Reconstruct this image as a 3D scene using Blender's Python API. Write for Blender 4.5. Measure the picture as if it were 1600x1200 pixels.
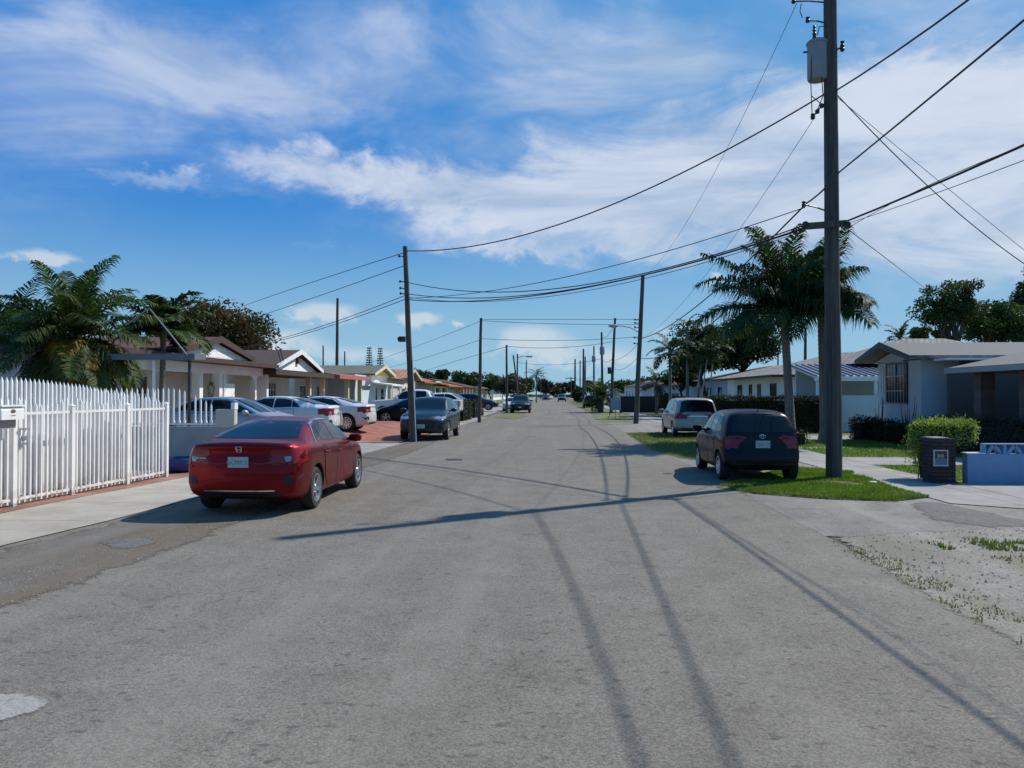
import bpy, bmesh, math, random
from mathutils import Vector, Matrix, noise
from mathutils.bvhtree import BVHTree
from mathutils.geometry import delaunay_2d_cdt
R = math.radians
rnd = random.Random(7)
for o in list(bpy.data.objects): bpy.data.objects.remove(o)
scene = bpy.context.scene
C = scene.collection

# ------------------------------------------------------------------ camera
FPX = 1200.0; CH = 1.8; VPX = 862; HZ = 615
YAW = math.atan((VPX-800)/FPX); PITCH = math.atan((HZ-600)/FPX)
cam = bpy.data.cameras.new('camera'); cam.sensor_width = 36; cam.lens = FPX/1600*36
cam.clip_start = 0.05; cam.clip_end = 4000
camo = bpy.data.objects.new('camera', cam); C.objects.link(camo)
camo.location = (0, 0, CH); camo.rotation_euler = (R(90)+PITCH, 0, YAW)
scene.camera = camo
_rot = camo.rotation_euler.to_matrix()
_right = _rot @ Vector((1,0,0)); _up = _rot @ Vector((0,1,0)); _fwd = _rot @ Vector((0,0,-1))
def ray(px, py): return _right*(px-800) + _up*(600-py) + _fwd*FPX
def G(px, py, z=0.0):
    d = ray(px, py); t = (z-CH)/d.z
    return Vector((d.x*t, d.y*t, z))
def A(px, py, Y):
    d = ray(px, py); t = Y/d.y
    return Vector((d.x*t, Y, CH+d.z*t))

# ------------------------------------------------------------------ light
SUN_EL, SUN_AZ = 46.0, 52.2
w = bpy.data.worlds.new('World'); scene.world = w; w.use_nodes = True
EXPOSURE = 0.20
scene.view_settings.view_transform = 'Standard'; scene.view_settings.look = 'None'
scene.view_settings.exposure = EXPOSURE; scene.view_settings.gamma = 1
scene.render.engine = 'CYCLES'
sun = bpy.data.lights.new('sun', 'SUN'); sun.energy = 4.3; sun.angle = R(0.6); sun.color = (1.0, .94, .85)
suno = bpy.data.objects.new('sun', sun); C.objects.link(suno)
sd = Vector((math.sin(R(SUN_AZ))*math.cos(R(SUN_EL)), math.cos(R(SUN_AZ))*math.cos(R(SUN_EL)), math.sin(R(SUN_EL))))
suno.rotation_euler = sd.to_track_quat('Z', 'Y').to_euler(); suno.location = (20, 20, 30)

class NT:
    """tiny helper to write node trees"""
    def __init__(s, nt): s.nt = nt; s.n = nt.nodes; s.l = nt.links
    def node(s, t, **k):
        n = s.n.new(t)
        for a, b in k.items(): setattr(n, a, b)
        return n
    def put(s, sock, v):
        if isinstance(v, bpy.types.NodeSocket): s.l.new(v, sock)
        else: sock.default_value = v
    def m(s, op, a, b=0.0, c=0.0, clamp=False):
        n = s.node('ShaderNodeMath', operation=op, use_clamp=clamp)
        s.put(n.inputs[0], a); s.put(n.inputs[1], b); s.put(n.inputs[2], c); return n.outputs[0]
    def ss(s, v, lo, hi, a=0.0, b=1.0):
        n = s.node('ShaderNodeMapRange', interpolation_type='SMOOTHSTEP')
        s.put(n.inputs[0], v); s.put(n.inputs[1], lo); s.put(n.inputs[2], hi); s.put(n.inputs[3], a); s.put(n.inputs[4], b)
        return n.outputs[0]
    def mix(s, f, a, b, bt='MIX'):
        n = s.node('ShaderNodeMix', data_type='RGBA', blend_type=bt)
        s.put(n.inputs[0], f)
        s.put(n.inputs[6], a if isinstance(a, bpy.types.NodeSocket) else (*a, 1))
        s.put(n.inputs[7], b if isinstance(b, bpy.types.NodeSocket) else (*b, 1)); return n.outputs[2]
    def noise(s, vec, scale, detail=4, rough=.55, dist=0.0):
        n = s.node('ShaderNodeTexNoise'); s.put(n.inputs['Scale'], scale); s.put(n.inputs['Detail'], detail)
        s.put(n.inputs['Roughness'], rough); s.put(n.inputs['Distortion'], dist)
        if vec is not None: s.l.new(vec, n.inputs['Vector'])
        return n.outputs[0]
    def vec(s, x, y, z):
        n = s.node('ShaderNodeCombineXYZ'); s.put(n.inputs[0], x); s.put(n.inputs[1], y); s.put(n.inputs[2], z); return n.outputs[0]
    def vmul(s, v, k):
        n = s.node('ShaderNodeVectorMath', operation='MULTIPLY'); s.l.new(v, n.inputs[0]); n.inputs[1].default_value = k; return n.outputs[0]

def build_world():
    t = NT(w.node_tree); t.n.clear()
    out = t.node('ShaderNodeOutputWorld'); bg = t.node('ShaderNodeBackground'); t.l.new(bg.outputs[0], out.inputs[0])
    bg.inputs[1].default_value = 0.077
    sky = t.node('ShaderNodeTexSky'); sky.sky_type = 'NISHITA'; sky.sun_disc = False
    sky.sun_elevation = R(SUN_EL); sky.sun_rotation = R(SUN_AZ); sky.air_density = 1.0; sky.dust_density = 0.6; sky.ozone_density = 2.0
    hsv = t.node('ShaderNodeHueSaturation'); t.l.new(sky.outputs[0], hsv.inputs['Color'])
    hsv.inputs['Saturation'].default_value = 1.22; hsv.inputs['Value'].default_value = .95
    tc = t.node('ShaderNodeTexCoord'); sp = t.node('ShaderNodeSeparateXYZ'); t.l.new(tc.outputs['Generated'], sp.inputs[0])
    x, y, z = sp.outputs
    # direction angles in "degrees-like" units: azimuth from the street axis and elevation
    az = t.m('ARCTAN2', x, y); el = t.m('ARCSINE', z)
    az = t.m('MULTIPLY', az, 57.2958); el = t.m('MULTIPLY', el, 57.2958)
    p = t.vec(az, el, 0.0)
    n1 = t.noise(t.vmul(p, (.10, .17, 1)), 1.0, 6, .6, .6)      # edge warp
    n2 = t.noise(t.vmul(p, (.055, .17, 1)), 1.0, 7, .60, .7)     # streaky body
    n3 = t.noise(t.vmul(p, (.42, .55, 1)), 1.0, 6, .6, .2)       # puffs
    waz = t.m('MULTIPLY_ADD', t.m('SUBTRACT', n1, .5), 16.0, az)
    n1b = t.noise(t.vmul(p, (.21, .30, 1)), 1.0, 7, .62, .3)
    wel = t.m('MULTIPLY_ADD', t.m('SUBTRACT', n1b, .5), 6.5, el)
    caz = t.m('MULTIPLY_ADD', t.m('SUBTRACT', n3, .5), 3.0, az)
    cel = t.m('MULTIPLY_ADD', t.m('SUBTRACT', n3, .5), 2.2, el)
    def blob(px, py, rx, ry, wgt, tilt=0.0, puff=False):
        a0 = math.degrees(math.atan((px-VPX)/FPX)); e0 = math.degrees(math.atan((HZ-py)/FPX*math.cos(R(a0))))
        ra = math.degrees(rx/FPX); re = math.degrees(ry/FPX)
        aa, ee = (caz, cel) if puff else (waz, wel)
        da = t.m('SUBTRACT', aa, a0); de = t.m('SUBTRACT', ee, e0)
        de = t.m('MULTIPLY_ADD', da, math.tan(R(tilt)), de)
        q = t.m('ADD', t.m('POWER', t.m('ABSOLUTE', t.m('DIVIDE', da, ra)), 2.0), t.m('POWER', t.m('ABSOLUTE', t.m('DIVIDE', de, re)), 2.0))
        g = t.m('EXPONENT', t.m('MULTIPLY', q, -1.0))
        return t.m('MULTIPLY', g, wgt)
    def total(bl):
        s = None
        for b in bl: s = b if s is None else t.m('ADD', s, b)
        return s
    # a soft veil at the top, then sharper streaks and the big bank on the right
    n4 = t.noise(t.vmul(p, (.05, .12, 1)), 1.0, 5, .55, .5)
    ve = total([blob(60, 80, 330, 110, .95), blob(420, 140, 200, 55, .55), blob(640, 30, 150, 60, .60), blob(880, 130, 230, 110, .55), blob(-700, 60, 500, 160, .6), blob(1250, 120, 500, 170, .7), blob(2600, 100, 500, 160, .7)])
    m0 = t.m('MULTIPLY', t.ss(t.m('MULTIPLY', ve, t.m('MULTIPLY_ADD', t.ss(n4, .34, .66), .95, .25)), .06, 1.15), .66)
    ci = total([blob(225, 262, 105, 15, .85, 8), blob(520, 268, 230, 34, 1.0, 8), blob(800, 305, 230, 42, .95, 4),
                blob(1080, 255, 330, 95, .95, -6), blob(1430, 230, 360, 120, .95), blob(1250, 360, 330, 45, 1.0, 2), blob(1700, 300, 330, 120, .8),
                blob(830, 388, 190, 12, .55, 3), blob(1540, 425, 150, 24, .65), blob(620, 352, 110, 16, .35), blob(480, 380, 50, 9, .35)])
    body = t.m('MULTIPLY', ci, t.m('MULTIPLY_ADD', t.ss(n2, .28, .72), .80, .42))
    m1 = t.m('MAXIMUM', m0, t.m('MULTIPLY', t.ss(body, .05, 1.10), .90))
    # low cumulus along the horizon
    cu = total([blob(500, 487, 60, 17, 1.1, 0, True), blob(655, 497, 34, 15, 1.1, 0, True), blob(830, 530, 64, 28, .9, 0, True),
                blob(440, 530, 60, 22, .8, 0, True), blob(930, 560, 130, 26, .7, 0, True), blob(1112, 438, 16, 9, 1.3, 0, True),
                blob(42, 396, 44, 11, 1.1, 0, True), blob(715, 505, 14, 7, .8, 0, True), blob(575, 553, 90, 18, .6, 0, True), blob(1060, 515, 60, 16, .5, 0, True)])
    m2 = t.ss(t.m('MULTIPLY', cu, t.m('MULTIPLY_ADD', t.ss(n3, .25, .7), .8, .45)), .22, .80)
    # the sky thins to a pale blue towards the horizon and is deeper away from the sun (left)
    deep = t.m('MULTIPLY', t.ss(el, 4, 15), t.ss(az, 22, -24))
    base = t.mix(.75, hsv.outputs[0], (.95, 4.0, 8.4)); base = t.mix(t.m('MULTIPLY', deep, .80), base, (.32, 2.45, 7.4))
    hz = t.m('MULTIPLY', t.ss(el, 15, -1), .80)
    base = t.mix(hz, base, (3.9, 6.6, 8.2))
    c1 = t.mix(t.ss(n2, .35, .65), (5.2, 6.3, 8.0), (9.0, 9.4, 10.2))
    col = t.mix(t.m('MULTIPLY', m1, .86), base, c1)
    col = t.mix(t.m('MULTIPLY', m2, .72), col, (7.4, 8.1, 8.8))
    t.l.new(col, bg.inputs[0])
build_world()

# ------------------------------------------------------------------ materials
MATS = {}
def bsdf(name):
    m = bpy.data.materials.new(name); m.use_nodes = True
    t = NT(m.node_tree); b = t.n['Principled BSDF']; return m, t, b
def M(name, col, rough=.6, metal=0.0, coat=0.0, spec=.5, noise_amt=0.0, nscale=6.0, bump=0.0, emit=0.0):
    if name in MATS: return MATS[name]
    m, t, b = bsdf(name)
    b.inputs['Roughness'].default_value = rough; b.inputs['Metallic'].default_value = metal
    b.inputs['Coat Weight'].default_value = coat; b.inputs['Coat Roughness'].default_value = .04
    b.inputs['Specular IOR Level'].default_value = spec
    tc = t.node('ShaderNodeTexCoord')
    if noise_amt > 0:
        n = t.noise(tc.outputs['Object'], nscale, 6, .6)
        f = t.ss(n, .3, .7, 1-noise_amt, 1+noise_amt)
        c = t.mix(1.0, (*col,) if False else tuple(col), (1, 1, 1), 'MULTIPLY')
        mm = t.node('ShaderNodeVectorMath', operation='SCALE'); t.l.new(c, mm.inputs[0]); t.l.new(f, mm.inputs['Scale'])
        t.l.new(mm.outputs[0], b.inputs['Base Color'])
        r2 = t.ss(n, .3, .7, max(0, rough-.08), min(1, rough+.08)); t.l.new(r2, b.inputs['Roughness'])
        if bump > 0:
            bp = t.node('ShaderNodeBump'); bp.inputs['Strength'].default_value = bump; bp.inputs['Distance'].default_value = .02
            t.l.new(n, bp.inputs['Height']); t.l.new(bp.outputs[0], b.inputs['Normal'])
    else: b.inputs['Base Color'].default_value = (*col, 1)
    MATS[name] = m; return m
def leafmat(name, c1, c2, c3=None, scale=1.3, trans=.25):
    if name in MATS: return MATS[name]
    m, t, b = bsdf(name)
    geo = t.node('ShaderNodeNewGeometry'); tc = t.node('ShaderNodeTexCoord')
    n = t.noise(tc.outputs['Object'], scale, 3, .6)
    rr = geo.outputs['Random Per Island']
    f = t.m('ADD', t.m('MULTIPLY', t.ss(n, .35, .65), .65), t.m('MULTIPLY', rr, .35))
    c = t.mix(f, c1, c2)
    if c3 is not None:
        n2 = t.noise(tc.outputs['Object'], scale*.45, 2, .5)
        c = t.mix(t.m('MULTIPLY', t.ss(n2, .52, .66), t.ss(rr, .1, .9)), c, c3)
    t.l.new(c, b.inputs['Base Color']); b.inputs['Roughness'].default_value = .62; b.inputs['Specular IOR Level'].default_value = .25
    tr = t.node('ShaderNodeBsdfTranslucent'); t.l.new(t.mix(1.0, c, (1.3, 1.5, .5), 'MULTIPLY'), tr.inputs[0])
    mx = t.node('ShaderNodeMixShader'); mx.inputs[0].default_value = trans
    t.l.new(b.outputs[0], mx.inputs[1]); t.l.new(tr.outputs[0], mx.inputs[2])
    t.l.new(mx.outputs[0], t.n['Material Output'].inputs[0])
    MATS[name] = m; return m

def asphalt(name, c_lo, c_hi, crack=.5, dirt=None, speck=.35, patchy=.5, soft=False):
    m, t, b = bsdf(name); tc = t.node('ShaderNodeTexCoord'); P = tc.outputs['Object']
    big = t.noise(t.vmul(P, (.35, .10, 1)), 1.0, 5, .6)
    mid = t.noise(P, 1.7, 6, .65)
    fine = t.noise(P, 55, 3, .7); vf = t.noise(P, 160, 2, .6)
    f = t.m('ADD', t.m('MULTIPLY', t.ss(big, .3, .7), patchy), t.m('MULTIPLY', t.ss(mid, .3, .7), 1-patchy))
    c = t.mix(f, c_lo, c_hi)
    vo = t.node('ShaderNodeTexVoronoi'); vo.inputs['Scale'].default_value = 75; t.l.new(P, vo.inputs['Vector'])
    sp_ = t.node('ShaderNodeSeparateColor'); t.l.new(vo.outputs['Color'], sp_.inputs[0])
    agg = t.ss(sp_.outputs[0], 0.0, 1.0, 1-speck, 1+speck)
    sc = t.node('ShaderNodeVectorMath', operation='SCALE'); t.l.new(c, sc.inputs[0]); t.l.new(t.m('MULTIPLY', agg, t.ss(vf, .3, .7, .82, 1.18)), sc.inputs['Scale'])
    c = sc.outputs[0]
    # dark blotches (oil, tar spots) stretched across
    bl = t.noise(t.vmul(P, (2.2, 3.2, 1)), 1.0, 3, .5)
    c = t.mix(t.m('MULTIPLY', t.ss(bl, .655, .74), .42), c, tuple(.45*v for v in c_lo))
    sm = t.noise(t.vmul(P, (9, 13, 1)), 1.0, 2, .5)
    c = t.mix(t.m('MULTIPLY', t.ss(sm, .62, .69), .55), c, tuple(.35*v for v in c_lo))
    s3 = t.noise(t.vmul(P, (24, 30, 1)), 1.0, 2, .5)
    c = t.mix(t.m('MULTIPLY', t.ss(s3, .635, .70), .5), c, tuple(.35*v for v in c_lo))
    wk = t.noise(t.vmul(P, (1.1, .05, 1)), 1.0, 4, .6); c = t.mix(t.m('MULTIPLY', t.ss(wk, .50, .70), .35), c, tuple(min(1, 1.25*v) for v in c_hi))
    if crack > 0:
        wv = t.node('ShaderNodeVectorMath', operation='ADD'); t.l.new(P, wv.inputs[0])
        nn = t.node('ShaderNodeTexNoise'); nn.inputs['Scale'].default_value = 1.5; nn.inputs['Detail'].default_value = 6; t.l.new(P, nn.inputs['Vector'])
        t.l.new(nn.outputs['Color'], wv.inputs[1])
        v2 = t.node('ShaderNodeTexVoronoi', feature='DISTANCE_TO_EDGE'); v2.inputs['Scale'].default_value = .33; t.l.new(wv.outputs[0], v2.inputs['Vector'])
        gate = t.ss(t.noise(P, .35, 2, .5), .50, .62)
        c = t.mix(t.m('MULTIPLY', t.m('MULTIPLY', t.ss(v2.outputs['Distance'], .010, .002), gate), crack), c, tuple(.3*v for v in c_lo))
    if dirt:
        dn = t.noise(t.vmul(P, (.9, .35, 1)), 1.0, 5, .6)
        c = t.mix(t.m('MULTIPLY', t.ss(dn, .42, .62), .75), c, dirt)
    t.l.new(c, b.inputs['Base Color']); b.inputs['Roughness'].default_value = .88; b.inputs['Specular IOR Level'].default_value = .3
    bp = t.node('ShaderNodeBump'); bp.inputs['Strength'].default_value = .55; bp.inputs['Distance'].default_value = .012
    t.l.new(t.m('ADD', fine, sp_.outputs[0]), bp.inputs['Height']); t.l.new(bp.outputs[0], b.inputs['Normal'])
    if soft:        # the layer thins out raggedly towards its rim, where the surface below shows
        at = t.node('ShaderNodeAttribute'); at.attribute_name = 'rim'
        e1 = t.noise(P, 3.5, 7, .72); e = t.m('ADD', at.outputs['Fac'], t.m('MULTIPLY', t.m('SUBTRACT', e1, .5), 1.7))
        tr = t.node('ShaderNodeBsdfTransparent'); mx = t.node('ShaderNodeMixShader'); t.l.new(t.ss(e, .30, .62), mx.inputs[0])
        t.l.new(tr.outputs[0], mx.inputs[1]); t.l.new(b.outputs[0], mx.inputs[2]); t.l.new(mx.outputs[0], t.n['Material Output'].inputs[0])
    MATS[name] = m; return m
def jointed(name, c1, c2, jw, jh, mortar, msize=.012, rough=.85, offset=0.0, var=.3, swap=False, axis='XY', bumpd=.004):
    """slabs, bricks, siding, tiles: brick texture in object space"""
    m, t, b = bsdf(name); tc = t.node('ShaderNodeTexCoord'); sp = t.node('ShaderNodeSeparateXYZ'); t.l.new(tc.outputs['Object'], sp.inputs[0])
    ax = {'X': sp.outputs[0], 'Y': sp.outputs[1], 'Z': sp.outputs[2]}
    P = t.vec(ax[axis[0]], ax[axis[1]], 0.0)
    br = t.node('ShaderNodeTexBrick'); t.l.new(P, br.inputs['Vector'])
    br.offset = offset; br.inputs['Scale'].default_value = 1; br.inputs['Brick Width'].default_value = jw; br.inputs['Row Height'].default_value = jh
    br.inputs['Mortar Size'].default_value = msize; br.inputs['Mortar Smooth'].default_value = .3
    br.inputs['Color1'].default_value = (*c1, 1); br.inputs['Color2'].default_value = (*c2, 1); br.inputs['Mortar'].default_value = (*mortar, 1)
    n = t.noise(tc.outputs['Object'], 1.1, 6, .65); n2 = t.noise(tc.outputs['Object'], 60, 3, .6)
    sc = t.node('ShaderNodeVectorMath', operation='SCALE'); t.l.new(br.outputs['Color'], sc.inputs[0])
    t.l.new(t.m('MULTIPLY', t.ss(n, .25, .75, 1-var, 1+var), t.ss(n2, .3, .7, .9, 1.1)), sc.inputs['Scale'])
    t.l.new(sc.outputs[0], b.inputs['Base Color']); b.inputs['Roughness'].default_value = rough; b.inputs['Specular IOR Level'].default_value = .3
    bp = t.node('ShaderNodeBump'); bp.invert = True; bp.inputs['Strength'].default_value = .6; bp.inputs['Distance'].default_value = bumpd
    t.l.new(t.m('ADD', br.outputs['Fac'], t.m('MULTIPLY', n2, .15)), bp.inputs['Height']); t.l.new(bp.outputs[0], b.inputs['Normal'])
    MATS[name] = m; return m
def grassmat(name, c1, c2, c3, dry=.5):
    m, t, b = bsdf(name); tc = t.node('ShaderNodeTexCoord'); P = tc.outputs['Object']
    n = t.noise(P, 2.2, 6, .7); n2 = t.noise(P, 40, 4, .7); n3 = t.noise(P, .5, 4, .6)
    c = t.mix(t.ss(n2, .3, .7), c1, c2)
    c = t.mix(t.m('MULTIPLY', t.ss(n, .45, .66), dry), c, c3)
    c = t.mix(t.m('MULTIPLY', t.ss(n3, .5, .7), dry*.7), c, c3)
    t.l.new(c, b.inputs['Base Color']); b.inputs['Roughness'].default_value = .9
    bp = t.node('ShaderNodeBump'); bp.inputs['Strength'].default_value = .9; bp.inputs['Distance'].default_value = .04
    t.l.new(n2, bp.inputs['Height']); t.l.new(bp.outputs[0], b.inputs['Normal'])
    MATS[name] = m; return m
def woodmat(name, c1, c2):
    m, t, b = bsdf(name); tc = t.node('ShaderNodeTexCoord'); P = tc.outputs['Object']
    n = t.noise(t.vmul(P, (18, 18, .9)), 1.0, 6, .65); n2 = t.noise(P, .8, 3, .5)
    c = t.mix(t.ss(n, .3, .72), c1, c2); c = t.mix(t.m('MULTIPLY', t.ss(n2, .5, .75), .5), c, tuple(.6*v for v in c1))
    t.l.new(c, b.inputs['Base Color']); b.inputs['Roughness'].default_value = .85
    bp = t.node('ShaderNodeBump'); bp.inputs['Strength'].default_value = .7; bp.inputs['Distance'].default_value = .02
    t.l.new(n, bp.inputs['Height']); t.l.new(bp.outputs[0], b.inputs['Normal']); MATS[name] = m; return m

road_m = asphalt('asphalt_old', (.146, .130, .106), (.207, .187, .154), .30, None, .24, .40)
shoulder_m = asphalt('asphalt_shoulder', (.115, .104, .088), (.18, .162, .135), .15, (.135, .103, .066), .20, .5, True)
apron_m = asphalt('asphalt_apron', (.135, .128, .112), (.29, .27, .23), .1, None, .2, .6)
darkasph_m = asphalt('asphalt_dark', (.105, .100, .092), (.16, .153, .14), .1, None, .3, .5, True)
gravel_m = asphalt('limerock', (.19, .172, .142), (.31, .288, .245), .0, (.17, .155, .11), .22, .5, True)
worn_m = asphalt('worn_concrete', (.27, .26, .235), (.34, .325, .29), .0, None, .10, .6, True)
ground_m = grassmat('ground_dirt_grass', (.06, .075, .025), (.10, .11, .045), (.17, .15, .10), .6)
lawn_m = grassmat('lawn', (.055, .105, .012), (.12, .18, .03), (.16, .16, .07), .35)
verge_m = grassmat('verge', (.07, .10, .018), (.13, .165, .035), (.22, .19, .11), .8)
conc_m = jointed('concrete_walk', (.36, .325, .275), (.33, .30, .25), 30, 1.75, (.16, .14, .12), .012, .9, 0, .18)
conc2_m = jointed('concrete_grey', (.30, .285, .26), (.27, .26, .24), 1.5, 1.6, (.14, .13, .12), .012, .9, 0, .22)
paver_m = jointed('red_pavers', (.34, .135, .085), (.27, .10, .065), .22, .11, (.17, .10, .08), .006, .85, .5, .25)
brick_m = jointed('brick_strip', (.30, .12, .075), (.22, .11, .085), .22, .1, (.25, .2, .16), .01, .9, .5, .4)
white_m = M('white_metal_paint', (.78, .78, .77), .42, noise_amt=.05, nscale=3)
offwhite_m = M('wall_white', (.82, .81, .78), .85, noise_amt=.06, nscale=1.2)
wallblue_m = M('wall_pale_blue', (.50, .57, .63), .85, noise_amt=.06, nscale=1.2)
cream_m = M('wall_cream', (.62, .52, .33), .85, noise_amt=.06, nscale=1.2)
yellow_m = M('wall_yellow', (.62, .50, .17), .85, noise_amt=.06)
orange_m = M('wall_orange', (.62, .20, .07), .85, noise_amt=.06)
grey_m = M('wall_grey', (.34, .33, .31), .9, noise_amt=.10, nscale=2)
beige_m = M('wall_beige', (.50, .45, .38), .85, noise_amt=.06)
woodpole_m = woodmat('pole_wood', (.050, .042, .034), (.125, .108, .088))
dark_m = M('dark_metal', (.025, .025, .028), .5)
black_m = M('black_plastic', (.012, .012, .013), .55)
steel_m = M('galvanised', (.42, .43, .44), .42, .7, noise_amt=.12, nscale=9)
tank_m = M('transformer_grey', (.24, .26, .28), .6, .0, noise_amt=.08, nscale=5)
wire_m = M('wire_black', (.018, .018, .02), .7)
glass_m = M('glass_dark', (.006, .008, .010), .05, spec=.42)
hglass_m = M('window_glass', (.02, .026, .032), .08, spec=.7)
tyre_m = M('tyre', (.018, .018, .018), .85, noise_amt=.2, nscale=20)
rim_m = M('rim_alloy', (.55, .55, .56), .25, .9)
rimdark_m = M('rim_dark', (.04, .04, .042), .35, .6)
chrome_m = M('chrome', (.75, .75, .77), .12, 1.0)
redlamp_m = M('lamp_red', (.22, .003, .005), .22, coat=.15)
clear_m = M('lamp_clear', (.30, .31, .33), .10, .3, coat=1)
plate_m = M('plate', (.40, .47, .46), .4)
plategreen_m = M('plate_green', (.05, .22, .20), .5)
roofbrown_m = M('roof_brown', (.10, .036, .024), .9, noise_amt=.25, nscale=5, bump=.3)
roofdark_m = M('roof_dark_brown', (.065, .043, .031), .9, noise_amt=.25, nscale=5, bump=.3)
fasc_m = M('fascia_brown', (.055, .030, .022), .7)
roofgrey_m = M('roof_shingle', (.155, .150, .145), .92, noise_amt=.28, nscale=7, bump=.4)
roofolive_m = M('roof_olive', (.12, .12, .09), .92, noise_amt=.25, nscale=5)
redfasc_m = M('fascia_red', (.36, .11, .075), .8)
tile_m = jointed('clay_tile', (.52, .17, .085), (.38, .105, .055), .26, .36, (.12, .035, .022), .035, .85, 0, .3, axis='YX', bumpd=.05)
peach_m = jointed('peach_tile', (.50, .26, .17), (.42, .20, .12), .26, .36, (.22, .09, .06), .03, .85, 0, .25, axis='YX', bumpd=.04)
gtile_m = jointed('grey_tile', (.30, .27, .245), (.23, .205, .19), .33, .35, (.075, .068, .065), .03, .85, .5, .25, axis='XY', bumpd=.05)
sbrick_m = jointed('slump_brick', (.17, .125, .105), (.13, .10, .085), .42, .12, (.13, .10, .09), .012, .9, .5, .2, axis='YZ')
pbrick_m = jointed('pillar_brick', (.07, .05, .045), (.05, .04, .038), .22, .075, (.025, .02, .02), .012, .9, .5, .3, axis='XZ')
bluewall_m = M('low_wall_blue', (.20, .31, .48), .8, noise_amt=.08)

# ------------------------------------------------------------------ mesh helpers
class MB:
    def __init__(s): s.v = []; s.f = []; s.mi = []; s.cur = 0
    def add(s, vs, fs, mi=None):
        o = len(s.v); s.v += [tuple(v) for v in vs]; s.f += [tuple(o+i for i in f) for f in fs]
        s.mi += [s.cur if mi is None else mi]*len(fs); return s
    def box(s, x0, x1, y0, y1, z0, z1):
        s.add([(x0,y0,z0),(x1,y0,z0),(x1,y1,z0),(x0,y1,z0),(x0,y0,z1),(x1,y0,z1),(x1,y1,z1),(x0,y1,z1)],
              [(3,2,1,0),(4,5,6,7),(0,1,5,4),(1,2,6,5),(2,3,7,6),(3,0,4,7)]); return s
    def prism(s, poly, axis, a, b):
        """poly: 2D points; extruded from a to b along axis ('x': (y,z), 'y': (x,z), 'z': (x,y))"""
        n = len(poly)
        def pt(p, t): return {'x': (t, p[0], p[1]), 'y': (p[0], t, p[1]), 'z': (p[0], p[1], t)}[axis]
        s.add([pt(p, a) for p in poly]+[pt(p, b) for p in poly],
              [tuple(range(n))[::-1], tuple(range(n, 2*n))]+[(i, (i+1)%n, n+(i+1)%n, n+i) for i in range(n)]); return s
    def tube(s, pts, r, n=6, cap=True):
        pts = [Vector(p) for p in pts]; rs = r if isinstance(r, (list, tuple)) else [r]*len(pts)
        o = len(s.v); t0 = (pts[1]-pts[0]).normalized()
        u = t0.orthogonal().normalized(); rings = []
        for i, p in enumerate(pts):
            t = (pts[min(i+1, len(pts)-1)]-pts[max(i-1, 0)]).normalized()
            u = (u-t*u.dot(t)).normalized(); v_ = t.cross(u)
            rings.append([p+(u*math.cos(2*math.pi*k/n)+v_*math.sin(2*math.pi*k/n))*rs[i] for k in range(n)])
        vs = [q for rg in rings for q in rg]; fs = []
        for i in range(len(pts)-1):
            for k in range(n): fs.append((i*n+k, i*n+(k+1)%n, (i+1)*n+(k+1)%n, (i+1)*n+k))
        if cap: fs.append(tuple(range(n))[::-1]); fs.append(tuple((len(pts)-1)*n+k for k in range(n)))
        return s.add(vs, fs)
    def lathe(s, prof, n=24, axis='z', c=(0,0,0)):
        """prof: (radius, height) list"""
        vs = []; c = Vector(c)
        for r, h in prof:
            for k in range(n):
                a = 2*math.pi*k/n; x, y = r*math.cos(a), r*math.sin(a)
                vs.append(c+Vector({'z': (x,y,h), 'y': (x,h,y), 'x': (h,x,y)}[axis]))
        fs = [(i*n+k, i*n+(k+1)%n, (i+1)*n+(k+1)%n, (i+1)*n+k) for i in range(len(prof)-1) for k in range(n)]
        return s.add(vs, fs)
    def xf(s, mat):
        s.v = [tuple(mat @ Vector(v)) for v in s.v]; return s
    def build(s, name, mats, parent=None, smooth=False, angle=40, loc=None, fix=False):
        me = bpy.data.meshes.new(name); me.from_pydata(s.v, [], s.f)
        mats = mats if isinstance(mats, (list, tuple)) else [mats]
        for m in mats: me.materials.append(m)
        if len(mats) > 1: me.polygons.foreach_set('material_index', s.mi)
        if smooth:
            me.polygons.foreach_set('use_smooth', [True]*len(me.polygons))
            if angle: me.set_sharp_from_angle(angle=R(angle))
        if fix:
            bm = bmesh.new(); bm.from_mesh(me); bmesh.ops.recalc_face_normals(bm, faces=bm.faces); bm.to_mesh(me); bm.free()
        me.update()
        o = bpy.data.objects.new(name, me); C.objects.link(o)
        if parent is not None: o.parent = parent
        if loc is not None: o.location = loc
        return o
def tag(o, label=None, cat=None, group=None, kind=None):
    if label: o['label'] = label
    if cat: o['category'] = cat
    if group: o['group'] = group
    if kind: o['kind'] = kind
    return o
def empty(name, loc=(0,0,0), rz=0.0, label=None, cat=None, group=None):
    o = bpy.data.objects.new(name, None); C.objects.link(o); o.empty_display_size = .3
    o.location = loc; o.rotation_euler = (0, 0, rz); tag(o, label, cat, group); return o
def copy_tree(o, parent=None):
    c = o.copy(); C.objects.link(c)
    if parent is not None: c.parent = parent
    for ch in list(o.children): copy_tree(ch, c)
    return c
def wobble(poly, amp, step, seed=0):
    """densify and roughen an outline"""
    out = []; n = len(poly); rr = random.Random(seed)
    for i in range(n):
        a, b = Vector(poly[i]), Vector(poly[(i+1)%n]); L = (b-a).length; k = max(1, min(160, int(L/step)))
        for j in range(k):
            p = a.lerp(b, j/k); q = noise.noise_vector(Vector((p.x*1.3, p.y*1.3, seed*3.1)))+.5*noise.noise_vector(Vector((p.x*5, p.y*5, seed)))
            out.append((p.x+q.x*amp, p.y+q.y*amp))
    return out
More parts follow.
